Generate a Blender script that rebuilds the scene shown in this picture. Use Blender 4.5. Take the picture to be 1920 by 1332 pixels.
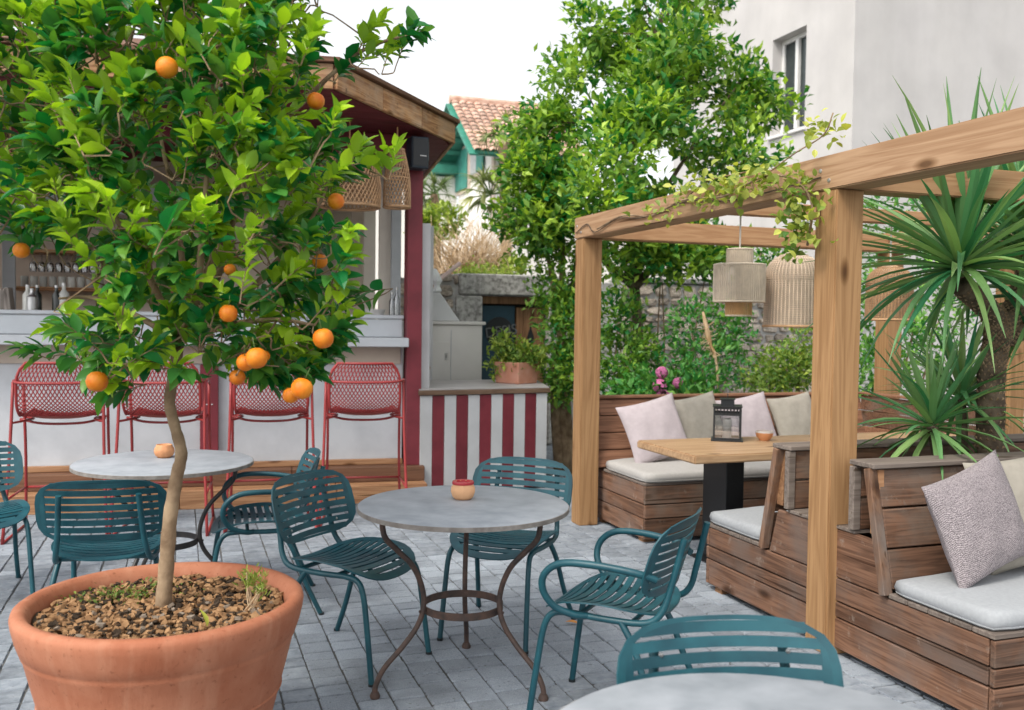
import bpy, bmesh, math, random
import numpy as np
from mathutils import Vector, Matrix, Euler
rnd = random.Random(7)
nrs = np.random.RandomState(11)
R = math.radians
PI = math.pi
scene = bpy.context.scene
for o in list(bpy.data.objects):
    bpy.data.objects.remove(o)
C = scene.collection

# ------------------------------------------------------------------ camera
CAM_H, FPX, YAW, PITCH, ROLL = 1.5, 1750.0, 19.5, 2.1, 0.75
cam_d = bpy.data.cameras.new('camera')
cam = bpy.data.objects.new('camera', cam_d)
C.objects.link(cam)
cam_d.sensor_width = 36.0
cam_d.lens = FPX / 1920 * 36.0
cam_d.clip_start = 0.05
cam_d.clip_end = 600
CAM_M = (Matrix.Rotation(R(-YAW), 3, 'Z') @ Matrix.Rotation(R(90 - PITCH), 3, 'X') @ Matrix.Rotation(R(ROLL), 3, 'Z'))
cam.matrix_world = Matrix.Translation((0, 0, CAM_H)) @ CAM_M.to_4x4()
cam_d.dof.use_dof = True
cam_d.dof.focus_distance = 3.9
cam_d.dof.aperture_fstop = 3.5
scene.camera = cam

# ------------------------------------------------------------------ world and sun
SUN_EL, SUN_AZ = 52.0, -122.0          # azimuth from +Y towards +X
world = bpy.data.worlds.new('World')
scene.world = world
world.use_nodes = True
wn = world.node_tree
wn.nodes.clear()
sky = wn.nodes.new('ShaderNodeTexSky')
sky.sky_type = 'NISHITA'
sky.sun_disc = False
sky.sun_elevation = R(SUN_EL)
sky.sun_rotation = R(SUN_AZ)
sky.air_density = 1.0
sky.dust_density = 3.0
sky.ozone_density = 1.0
hs = wn.nodes.new('ShaderNodeHueSaturation')
hs.inputs['Saturation'].default_value = 0.14
bg = wn.nodes.new('ShaderNodeBackground')
bg.inputs['Strength'].default_value = 0.15
wo = wn.nodes.new('ShaderNodeOutputWorld')
wn.links.new(sky.outputs[0], hs.inputs['Color'])
wn.links.new(hs.outputs[0], bg.inputs['Color'])
wn.links.new(bg.outputs[0], wo.inputs['Surface'])
sd = bpy.data.lights.new('sun', 'SUN')
sun = bpy.data.objects.new('sun', sd)
C.objects.link(sun)
sd.energy = 1.0
sd.angle = R(13)
sd.color = (1.0, 0.92, 0.80)
sun.location = (-6, 3, 9)
dvec = Vector((math.sin(R(SUN_AZ)) * math.cos(R(SUN_EL)), math.cos(R(SUN_AZ)) * math.cos(R(SUN_EL)), math.sin(R(SUN_EL))))
sun.rotation_euler = dvec.to_track_quat('Z', 'Y').to_euler()
vs = scene.view_settings
vs.view_transform = 'Standard'
vs.look = 'None'
vs.gamma = 1.0
vs.use_curve_mapping = False
vs.exposure = 1.0
scene.render.engine = 'CYCLES'
scene.cycles.max_bounces = 8
scene.cycles.transparent_max_bounces = 8

# ------------------------------------------------------------------ points
CAM_P = Vector((0, 0, CAM_H))
def ray(px, py):
    return CAM_M @ Vector(((px - 960) / FPX, -(py - 666) / FPX, -1.0))
def at(px, py, d):                 # point seen at a photo pixel, d metres in front of the camera
    return CAM_P + ray(px, py) * d
def at_z(px, py, z):
    r = ray(px, py)
    return CAM_P + r * ((z - CAM_H) / r.z)
def at_y(px, py, y):
    r = ray(px, py)
    return CAM_P + r * (y / r.y)
def at_x(px, py, x):
    r = ray(px, py)
    return CAM_P + r * (x / r.x)
def to_px(p):
    q = CAM_M.transposed() @ (Vector(p) - CAM_P)
    return (960 + FPX * q.x / -q.z, 666 - FPX * q.y / -q.z, -q.z)
BAR_ROT = R(-5.5)                  # the bar stands a little skew to the pergola
def bw(x, y, z=0.0):
    c, s = math.cos(BAR_ROT), math.sin(BAR_ROT)
    return Vector((x * c - y * s, x * s + y * c, z))
def bl(p):                         # world -> bar frame
    c, s = math.cos(BAR_ROT), math.sin(BAR_ROT)
    return Vector((p[0] * c + p[1] * s, -p[0] * s + p[1] * c, p[2]))
def at_bar(px, py, by):            # pixel on the bar-frame plane y = by, in bar coordinates
    r = ray(px, py)
    q = bl(r)
    return Vector((q.x, q.y, q.z)) * (by / q.y) + Vector((0, 0, CAM_H))

# ------------------------------------------------------------------ materials
def _nt(name):
    m = bpy.data.materials.new(name)
    m.use_nodes = True
    nt = m.node_tree
    b = nt.nodes['Principled BSDF']
    return m, nt, b
def _mul(nt, a, b):
    n = nt.nodes.new('ShaderNodeMixRGB')
    n.blend_type = 'MULTIPLY'
    n.inputs[0].default_value = 1
    nt.links.new(a, n.inputs[1])
    if isinstance(b, (tuple, list)):
        n.inputs[2].default_value = b
    else:
        nt.links.new(b, n.inputs[2])
    return n.outputs[0]
def _range(nt, src, a, b):
    n = nt.nodes.new('ShaderNodeMapRange')
    n.inputs['To Min'].default_value = a
    n.inputs['To Max'].default_value = b
    nt.links.new(src, n.inputs['Value'])
    return n.outputs[0]
def _coord(nt, scale=(1, 1, 1), shift=True):
    tc = nt.nodes.new('ShaderNodeTexCoord')
    oi = nt.nodes.new('ShaderNodeObjectInfo')
    out = tc.outputs['Object']
    if shift:
        mu = nt.nodes.new('ShaderNodeMath'); mu.operation = 'MULTIPLY'; mu.inputs[1].default_value = 37.0
        nt.links.new(oi.outputs['Random'], mu.inputs[0])
        ad = nt.nodes.new('ShaderNodeVectorMath'); ad.operation = 'ADD'
        nt.links.new(out, ad.inputs[0]); nt.links.new(mu.outputs[0], ad.inputs[1])
        out = ad.outputs[0]
    mp = nt.nodes.new('ShaderNodeMapping')
    mp.inputs['Scale'].default_value = scale
    nt.links.new(out, mp.inputs['Vector'])
    return mp.outputs[0], oi.outputs['Random']
def _noise(nt, vec, scale, detail=4, rough=.55, dist=0.0):
    n = nt.nodes.new('ShaderNodeTexNoise')
    n.inputs['Scale'].default_value = scale
    n.inputs['Detail'].default_value = detail
    n.inputs['Roughness'].default_value = rough
    n.inputs['Distortion'].default_value = dist
    nt.links.new(vec, n.inputs['Vector'])
    return n.outputs['Fac']
def _ramp(nt, src, stops):
    n = nt.nodes.new('ShaderNodeValToRGB')
    e = n.color_ramp.elements
    while len(e) < len(stops):
        e.new(0.5)
    for el, (p, c) in zip(e, stops):
        el.position = p
        el.color = (*c, 1)
    nt.links.new(src, n.inputs[0])
    return n.outputs[0]
def _bump(nt, b, src, strength, dist=.01):
    n = nt.nodes.new('ShaderNodeBump')
    n.inputs['Strength'].default_value = strength
    n.inputs['Distance'].default_value = dist
    nt.links.new(src, n.inputs['Height'])
    nt.links.new(n.outputs[0], b.inputs['Normal'])
def mat(name, col, rough=.6, var=.12, scale=9, bump=0, bscale=70, metal=0, rndv=0, col2=None, lo=.35, hi=.65, spec=.5):
    m, nt, b = _nt(name)
    vec, rv = _coord(nt)
    f = _noise(nt, vec, scale, 5)
    c2 = col2 or tuple(min(1, c * (1 + var)) for c in col)
    c1 = col if col2 else tuple(c * (1 - var) for c in col)
    out = _ramp(nt, f, [(lo, c1), (hi, c2)])
    if rndv:
        out = _mul(nt, out, _range(nt, rv, 1 - rndv, 1 + rndv))
    nt.links.new(out, b.inputs['Base Color'])
    rr = _range(nt, f, max(0, rough - .08), min(1, rough + .1))
    nt.links.new(rr, b.inputs['Roughness'])
    b.inputs['Metallic'].default_value = metal
    b.inputs['Specular IOR Level'].default_value = spec
    if bump:
        _bump(nt, b, _noise(nt, vec, bscale, 6, .65), bump)
    return m
def wood(name, c1, c2, axis='x', rough=.65, rndv=.15, grain=1.0, grey=None, stain=None, bump=.25):
    m, nt, b = _nt(name)
    i = 'xyz'.index(axis)
    sc = [9.0 * grain] * 3
    sc[i] = .55 * grain
    vec, rv = _coord(nt, tuple(sc))
    sc2 = [60.0 * grain] * 3
    sc2[i] = 1.6 * grain
    vec2, _ = _coord(nt, tuple(sc2))
    big = _noise(nt, vec, 1.6, 3, .5, 1.2)
    fine = _noise(nt, vec2, 1.0, 4, .6)
    wv = nt.nodes.new('ShaderNodeMath'); wv.operation = 'SINE'
    mm = nt.nodes.new('ShaderNodeMath'); mm.operation = 'MULTIPLY'; mm.inputs[1].default_value = 34
    nt.links.new(big, mm.inputs[0]); nt.links.new(mm.outputs[0], wv.inputs[0])
    w01 = _range(nt, wv.outputs[0], .30, .70)
    nt.nodes[-1].inputs['From Min'].default_value = -1
    mx = nt.nodes.new('ShaderNodeMath'); mx.operation = 'MULTIPLY_ADD'
    mx.inputs[1].default_value = .55
    nt.links.new(fine, mx.inputs[0])
    hv = nt.nodes.new('ShaderNodeMath'); hv.operation = 'MULTIPLY'; hv.inputs[1].default_value = .45
    nt.links.new(w01, hv.inputs[0]); nt.links.new(hv.outputs[0], mx.inputs[2])
    g = mx.outputs[0]
    out = _ramp(nt, g, [(.34, c1), (.62, c2)])
    v3, _ = _coord(nt, (1, 1, 1))
    if grey:
        p = _noise(nt, v3, 3.2, 5, .62)
        mixn = nt.nodes.new('ShaderNodeMixRGB')
        nt.links.new(_ramp(nt, p, [(.45, (0, 0, 0)), (.68, (.8, .8, .8))]), mixn.inputs[0])
        nt.links.new(out, mixn.inputs[1])
        mixn.inputs[2].default_value = (*grey, 1)
        out = mixn.outputs[0]
    if stain:
        p = _noise(nt, v3, 11, 6, .7)
        mixn = nt.nodes.new('ShaderNodeMixRGB')
        nt.links.new(_ramp(nt, p, [(.6, (0, 0, 0)), (.68, (.7, .7, .7))]), mixn.inputs[0])
        nt.links.new(out, mixn.inputs[1])
        mixn.inputs[2].default_value = (*stain, 1)
        out = mixn.outputs[0]
    # drying cracks along the grain
    sc4 = [26.0 * grain] * 3
    sc4[i] = .8 * grain
    v4, _ = _coord(nt, tuple(sc4))
    ck_ = _ramp(nt, _noise(nt, v4, 1.0, 2, .5), [(.285, (.42, .36, .3)), (.315, (1, 1, 1))])
    out = _mul(nt, out, ck_)
    # a few dark knots
    vo = nt.nodes.new('ShaderNodeTexVoronoi')
    vo.inputs['Scale'].default_value = 1.0
    k = [5.0] * 3
    k[i] = 2.0
    vk, _ = _coord(nt, tuple(k))
    nt.links.new(vk, vo.inputs['Vector'])
    kn = _ramp(nt, vo.outputs['Distance'], [(.05, (.30, .24, .18)), (.085, (.55, .48, .4)), (.15, (1, 1, 1))])
    out = _mul(nt, out, kn)
    out = _mul(nt, out, _range(nt, rv, 1 - rndv, 1 + rndv))
    nt.links.new(out, b.inputs['Base Color'])
    b.inputs['Roughness'].default_value = rough
    b.inputs['Specular IOR Level'].default_value = .3
    if bump:
        _bump(nt, b, g, bump, .004)
    return m
def leaf_mat(name, dark, light, rough=.38, trans=.25, spec=.5):
    m, nt, b = _nt(name)
    at_ = nt.nodes.new('ShaderNodeAttribute'); at_.attribute_name = 'tone'
    oi = nt.nodes.new('ShaderNodeObjectInfo')
    out = _ramp(nt, at_.outputs['Fac'], [(0, dark), (.62, tuple((a + c) / 2 * .9 for a, c in zip(dark, light))), (1, light)])
    out = _mul(nt, out, _range(nt, oi.outputs['Random'], .85, 1.15))
    nt.links.new(out, b.inputs['Base Color'])
    b.inputs['Roughness'].default_value = rough
    b.inputs['Specular IOR Level'].default_value = spec
    tr = nt.nodes.new('ShaderNodeBsdfTranslucent')
    tcol = _mul(nt, out, (1.25, 1.35, .55, 1))
    nt.links.new(tcol, tr.inputs['Color'])
    mx = nt.nodes.new('ShaderNodeMixShader')
    mx.inputs[0].default_value = trans
    nt.links.new(b.outputs[0], mx.inputs[1]); nt.links.new(tr.outputs[0], mx.inputs[2])
    nt.links.new(mx.outputs[0], nt.nodes['Material Output'].inputs['Surface'])
    return m
def glass_mat(name, tint=(1, 1, 1), rough=.02, alpha=.82):
    m, nt, b = _nt(name)
    gl = nt.nodes.new('ShaderNodeBsdfGlossy'); gl.inputs['Roughness'].default_value = rough
    tp = nt.nodes.new('ShaderNodeBsdfTransparent'); tp.inputs['Color'].default_value = (*tint, 1)
    fr = nt.nodes.new('ShaderNodeFresnel'); fr.inputs['IOR'].default_value = 1.5
    ad = nt.nodes.new('ShaderNodeMath'); ad.operation = 'MAXIMUM'; ad.inputs[1].default_value = 1 - alpha
    nt.links.new(fr.outputs[0], ad.inputs[0])
    mx = nt.nodes.new('ShaderNodeMixShader')
    nt.links.new(ad.outputs[0], mx.inputs[0]); nt.links.new(tp.outputs[0], mx.inputs[1]); nt.links.new(gl.outputs[0], mx.inputs[2])
    nt.links.new(mx.outputs[0], nt.nodes['Material Output'].inputs['Surface'])
    return m

MT = {}
def terracotta_mat():
    m, nt, b = _nt('terracotta')
    v, _ = _coord(nt, (1, 1, 1), False)
    vs_, _ = _coord(nt, (14, 14, 1.6), False)
    base = _ramp(nt, _noise(nt, v, 4.5, 6, .6), [(.32, (.34, .112, .055)), (.68, (.46, .19, .108))])
    st = _ramp(nt, _noise(nt, vs_, 1.0, 5, .65), [(.52, (0, 0, 0)), (.85, (.42, .42, .42))])
    mx = nt.nodes.new('ShaderNodeMixRGB')
    nt.links.new(st, mx.inputs[0]); nt.links.new(base, mx.inputs[1]); mx.inputs[2].default_value = (.60, .33, .21, 1)
    sp = _ramp(nt, _noise(nt, v, 60, 4, .6), [(.60, (1, 1, 1)), (.74, (.62, .55, .5))])
    nt.links.new(_mul(nt, mx.outputs[0], sp), b.inputs['Base Color'])
    b.inputs['Roughness'].default_value = .72
    b.inputs['Specular IOR Level'].default_value = .3
    _bump(nt, b, _noise(nt, vs_, 6, 6, .6), .18)
    return m
def setup_materials():
    T = MT
    T['paver'] = mat('paver', (.25, .285, .33), .85, scale=24, bump=.45, bscale=90, rndv=.14, col2=(.39, .43, .475), lo=.3, hi=.7, spec=.25)
    T['joint'] = mat('joint_sand', (.10, .10, .10), .95, scale=20, col2=(.13, .13, .125), spec=.1)
    T['far_ground'] = mat('far_ground', (.16, .17, .17), .95, scale=2)
    T['terracotta'] = terracotta_mat()
    T['terracotta_pale'] = mat('terracotta_pale', (.52, .22, .14), .8, scale=9, bump=.1, col2=(.58, .30, .22), spec=.25)
    T['soil'] = mat('soil', (.03, .022, .016), .95, scale=30, bump=.6, bscale=80, col2=(.07, .05, .035), spec=.1)
    T['chip'] = mat('bark_chip', (.16, .085, .04), .85, scale=30, rndv=.5, col2=(.34, .20, .10), spec=.2)
    T['pebble'] = mat('pebble', (.24, .18, .13), .8, scale=30, rndv=.4, col2=(.40, .33, .26), spec=.3)
    T['bark'] = mat('citrus_bark', (.17, .11, .065), .85, scale=11, bump=.5, bscale=50, col2=(.36, .26, .165), spec=.2)
    T['bark_dark'] = mat('dark_bark', (.06, .044, .032), .9, scale=14, bump=.6, bscale=40, col2=(.17, .13, .09), spec=.2)
    T['citrus_leaf'] = leaf_mat('citrus_leaf', (.012, .185, .050), (.46, .68, .035), .34, .36, .4)
    T['tree_leaf'] = leaf_mat('laurel_leaf', (.014, .165, .036), (.46, .64, .075), .42, .36, .4)
    T['shrub_leaf'] = leaf_mat('shrub_leaf', (.03, .23, .06), (.28, .52, .08), .5, .32)
    T['lime_leaf'] = leaf_mat('lime_leaf', (.07, .20, .03), (.38, .46, .08), .5, .3)
    T['vine_leaf'] = leaf_mat('vine_leaf', (.08, .20, .03), (.50, .52, .10), .5, .35)
    T['yucca_leaf'] = leaf_mat('yucca_leaf', (.04, .20, .085), (.34, .50, .17), .34, .18)
    T['palm_leaf'] = leaf_mat('palm_leaf', (.10, .19, .07), (.40, .42, .17), .6, .2)
    T['weed'] = leaf_mat('weed_leaf', (.07, .16, .02), (.30, .36, .06), .6, .3)
    T['dry'] = mat('dry_twig', (.38, .25, .12), .9, scale=4, col2=(.62, .48, .33), spec=.1)
    T['orange'] = mat('orange_peel', (.72, .16, .006), .42, scale=.9, bump=.25, bscale=9, col2=(.80, .27, .015), rndv=.12, spec=.4)
    T['stem'] = mat('green_stem', (.10, .17, .04), .6)
    T['blossom'] = mat('blossom', (.8, .78, .74), .6)
    T['teal'] = mat('teal_powder_coat', (.005, .052, .072), .40, scale=9, bump=.08, bscale=300, col2=(.011, .088, .112), rndv=.08, spec=.5)
    T['iron'] = mat('rusty_iron', (.045, .034, .031), .6, scale=26, bump=.2, bscale=120, col2=(.105, .062, .046), spec=.4)
    T['iron_dark'] = mat('dark_iron', (.03, .03, .032), .55, scale=26, bump=.15, bscale=120, col2=(.06, .05, .045))
    T['stone_top'] = mat('table_stone', (.26, .285, .315), .55, scale=11, bump=.06, bscale=120, col2=(.37, .395, .43), lo=.3, hi=.7, spec=.4)
    T['stone_edge'] = mat('table_edge', (.16, .14, .125), .7, scale=22, col2=(.26, .24, .22))
    T['red'] = mat('red_powder_coat', (.29, .030, .030), .42, var=.12, scale=12)
    T['burgundy'] = mat('burgundy_paint', (.15, .017, .026), .55, scale=6, bump=.06, bscale=120, rndv=.1, col2=(.205, .026, .038))
    T['burgundy_wood'] = wood('burgundy_soffit', (.10, .012, .016), (.15, .022, .028), 'x', .7, .12, .8)
    T['white'] = mat('white_paint', (.47, .475, .48), .55, scale=3, bump=.05, bscale=60, col2=(.56, .565, .57))
    T['bar_white'] = mat('bar_front_paint', (.48, .50, .525), .6, scale=3.5, bump=.05, bscale=50, col2=(.585, .605, .63))
    T['counter'] = mat('counter_paint', (.50, .53, .56), .4, var=.05, scale=5)
    T['cabinet'] = mat('cabinet_paint', (.62, .60, .565), .5, var=.04, scale=3)
    T['beige'] = mat('beige_board', (.56, .47, .39), .7, var=.1, scale=4)
    T['beige_light'] = mat('pale_frame', (.70, .64, .56), .65, var=.06, scale=4)
    T['grey_frame'] = mat('grey_frame', (.42, .44, .46), .6, var=.05)
    T['dark_fill'] = mat('dark_fill', (.05, .035, .03), .8)
    T['pine_z'] = wood('pergola_pine_z', (.27, .145, .062), (.39, .225, .105), 'z', .7, .06, .8, bump=.3)
    T['pine_y'] = wood('pergola_pine_y', (.30, .17, .09), (.42, .265, .155), 'y', .7, .06, .8, bump=.3)
    T['pine_x'] = wood('pergola_pine_x', (.31, .16, .075), (.42, .245, .125), 'x', .7, .06, .8, bump=.3)
    T['deck_x'] = wood('bench_hardwood_x', (.075, .038, .023), (.20, .105, .064), 'x', .6, .28, 1.1, grey=(.16, .125, .10), stain=(.20, .16, .13))
    T['deck_y'] = wood('bench_hardwood_y', (.085, .042, .025), (.205, .108, .066), 'y', .6, .24, 1.1, grey=(.155, .115, .095), stain=(.27, .21, .17))
    T['deck_z'] = wood('bench_hardwood_z', (.12, .06, .035), (.22, .12, .07), 'z', .6, .2, 1.1, grey=(.2, .17, .15))
    T['deck_red'] = wood('bench_redwood_x', (.15, .068, .038), (.27, .135, .08), 'x', .6, .14, 1.0)
    T['slat_grey'] = wood('weathered_slat', (.12, .095, .08), (.20, .165, .14), 'x', .7, .15, 1.0)
    T['step'] = wood('step_board', (.22, .105, .050), (.38, .21, .11), 'x', .65, .2, .8)
    T['step_dark'] = wood('plinth_board', (.11, .052, .030), (.20, .10, .058), 'x', .65, .18, .8)
    T['shelf'] = wood('shelf_board', (.30, .14, .055), (.44, .24, .11), 'x', .6, .05, .9)
    T['table_oak'] = wood('table_oak', (.34, .20, .105), (.50, .33, .19), 'x', .5, .05, .7)
    T['fascia'] = wood('fascia_board', (.20, .085, .035), (.48, .27, .13), 'x', .75, .25, .9, grey=(.42, .31, .22), stain=(.05, .03, .02))
    T['counter_edge'] = wood('counter_edge_wood', (.10, .06, .038), (.20, .13, .085), 'x', .6, .1, .9)
    T['counter_top'] = mat('counter_top_grey', (.40, .38, .37), .5, var=.1, scale=6)
    T['door_wood'] = wood('door_planks', (.13, .065, .03), (.24, .13, .065), 'z', .7, .2, .8)
    T['door_blue'] = mat('dark_blue_door', (.012, .045, .07), .5, var=.2, scale=5)
    T['door_badge'] = mat('door_badge', (.006, .008, .010), .5)
    T['door_letter'] = mat('door_letter', (.12, .125, .13), .5)
    T['stone'] = mat('rubble_stone', (.28, .225, .18), .9, scale=9, bump=.6, bscale=35, rndv=.35, col2=(.58, .51, .44), spec=.15)
    T['mortar'] = mat('old_mortar', (.36, .35, .34), .95, scale=9, bump=.5, bscale=30, col2=(.58, .57, .56), spec=.1)
    T['dressed'] = mat('dressed_stone', (.15, .145, .135), .9, scale=22, bump=.5, bscale=60, col2=(.46, .45, .43), lo=.3, hi=.62, rndv=.1, spec=.15)
    T['render'] = mat('white_render', (.555, .535, .52), .85, var=.05, scale=1.6, bump=.12, bscale=80, spec=.2)
    nt = T['render'].node_tree; b = nt.nodes['Principled BSDF']
    src = b.inputs['Base Color'].links[0].from_socket
    v, _ = _coord(nt, (2.6, 2.6, .3), False)
    v2, _ = _coord(nt, (1, 1, 1), False)
    c = _mul(nt, src, _ramp(nt, _noise(nt, v, 1.0, 6, .65), [(.30, (.945, .945, .94)), (.62, (1, 1, 1))]))
    c = _mul(nt, c, _ramp(nt, _noise(nt, v2, .8, 5, .6), [(.35, (.93, .93, .94)), (.6, (1, 1, 1))]))
    nt.links.new(c, b.inputs['Base Color'])
    T['house_white'] = mat('house_render', (.80, .77, .72), .85, var=.03, scale=1, spec=.2)
    T['house_band'] = mat('house_stone_trim', (.62, .50, .42), .85, var=.06)
    T['green_paint'] = mat('green_paint', (.045, .24, .17), .5, var=.15, scale=4)
    T['shutter'] = mat('shutter_paint', (.05, .25, .20), .5, var=.12)
    T['tile'] = mat('clay_tile', (.42, .24, .17), .85, scale=5, rndv=.3, col2=(.62, .43, .34))
    T['pvc'] = mat('window_frame_white', (.72, .71, .69), .4, var=.03)
    T['window_glass'] = mat('dark_window_glass', (.03, .04, .04), .08, var=.2)
    T['curtain'] = mat('curtain', (.40, .41, .41), .9, var=.1)
    T['cushion'] = mat('seat_cushion_fabric', (.335, .35, .365), .9, var=.05, scale=60, bump=.15, bscale=500, spec=.1)
    T['cushion_warm'] = mat('cream_cushion_fabric', (.40, .385, .365), .9, var=.05, scale=60, bump=.15, bscale=500, spec=.1)
    T['pillow_pink'] = mat('pale_pink_linen', (.44, .385, .40), .9, var=.05, scale=25, bump=.2, bscale=300, spec=.1)
    T['pillow_taupe'] = mat('taupe_linen', (.33, .305, .26), .9, var=.06, scale=25, bump=.2, bscale=300, spec=.1)
    T['rope'] = mat('lamp_rope', (.66, .56, .44), .85, var=.1, scale=20)
    T['rope_warm'] = mat('warm_rope', (.60, .37, .17), .85, var=.1, scale=20)
    T['wicker'] = mat('wicker', (.46, .28, .15), .75, var=.2, scale=16, rndv=.1)
    T['wicker_pale'] = mat('pale_wicker', (.62, .50, .38), .75, var=.15, scale=16)
    T['wicker_dark'] = mat('brown_wicker', (.30, .19, .11), .75, var=.2, scale=16)
    T['cord'] = mat('pale_cord', (.60, .56, .50), .8)
    T['liner'] = mat('lamp_liner', (.56, .47, .38), .9, var=.05)
    T['black'] = mat('black_metal', (.012, .014, .016), .42, var=.2)
    T['navy'] = mat('speaker_plastic', (.012, .022, .035), .5)
    T['wax'] = mat('candle_wax', (.70, .68, .64), .5, var=.03)
    T['clay_bowl'] = mat('clay_bowl', (.60, .27, .12), .6, var=.12, scale=12, bump=.1)
    T['clay_peach'] = mat('peach_clay', (.72, .40, .21), .6, var=.08, scale=12)
    T['glaze_red'] = mat('red_glaze', (.42, .035, .045), .25)
    T['bowl_rim'] = mat('bowl_rim_white', (.62, .60, .58), .5)
    T['glass'] = glass_mat('clear_glass')
    T['glass_drink'] = glass_mat('drinking_glass', (.95, .96, .97), .05, .85)
    T['bottle_dark'] = mat('dark_bottle', (.02, .025, .02), .15)
    T['bottle_pale'] = mat('pale_jar', (.50, .50, .46), .3, var=.2, rndv=.3)
    T['book'] = mat('book_spine', (.38, .33, .29), .8, rndv=.4)
    T['foil'] = mat('white_wrap', (.72, .73, .74), .5, var=.05, bump=.6, bscale=40)
    T['brass'] = mat('brass', (.40, .24, .08), .35, metal=.9)
    T['steel'] = mat('steel', (.55, .55, .55), .35, metal=.9)
    T['pink'] = mat('hydrangea_petal', (.55, .15, .33), .7, var=.25, scale=60, rndv=.2)
    T['rod'] = mat('pale_pink_rod', (.66, .50, .46), .5)
    T['white_mark'] = mat('white_mark', (.7, .7, .7), .6)
    T['leaf_fallen'] = mat('fallen_leaf', (.55, .24, .06), .7)
    T['leaf_yellow'] = mat('yellow_leaf', (.45, .48, .06), .6)
    # knitted pillow: rows of stitches as fine relief
    m, nt, b = _nt('knitted_wool')
    vec, _ = _coord(nt, (1, 1, 1), False)
    wv = nt.nodes.new('ShaderNodeTexWave')
    wv.wave_type = 'BANDS'; wv.bands_direction = 'DIAGONAL'
    wv.inputs['Scale'].default_value = 80
    wv.inputs['Distortion'].default_value = 5.5
    wv.inputs['Detail'].default_value = 1
    wv.inputs['Detail Scale'].default_value = 3.5
    nt.links.new(vec, wv.inputs['Vector'])
    nt.links.new(_ramp(nt, wv.outputs['Fac'], [(.10, (.16, .14, .15)), (.42, (.56, .49, .505))]), b.inputs['Base Color'])
    b.inputs['Roughness'].default_value = .95
    _bump(nt, b, wv.outputs['Fac'], .8, .006)
    MT['knit'] = m
setup_materials()
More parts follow.
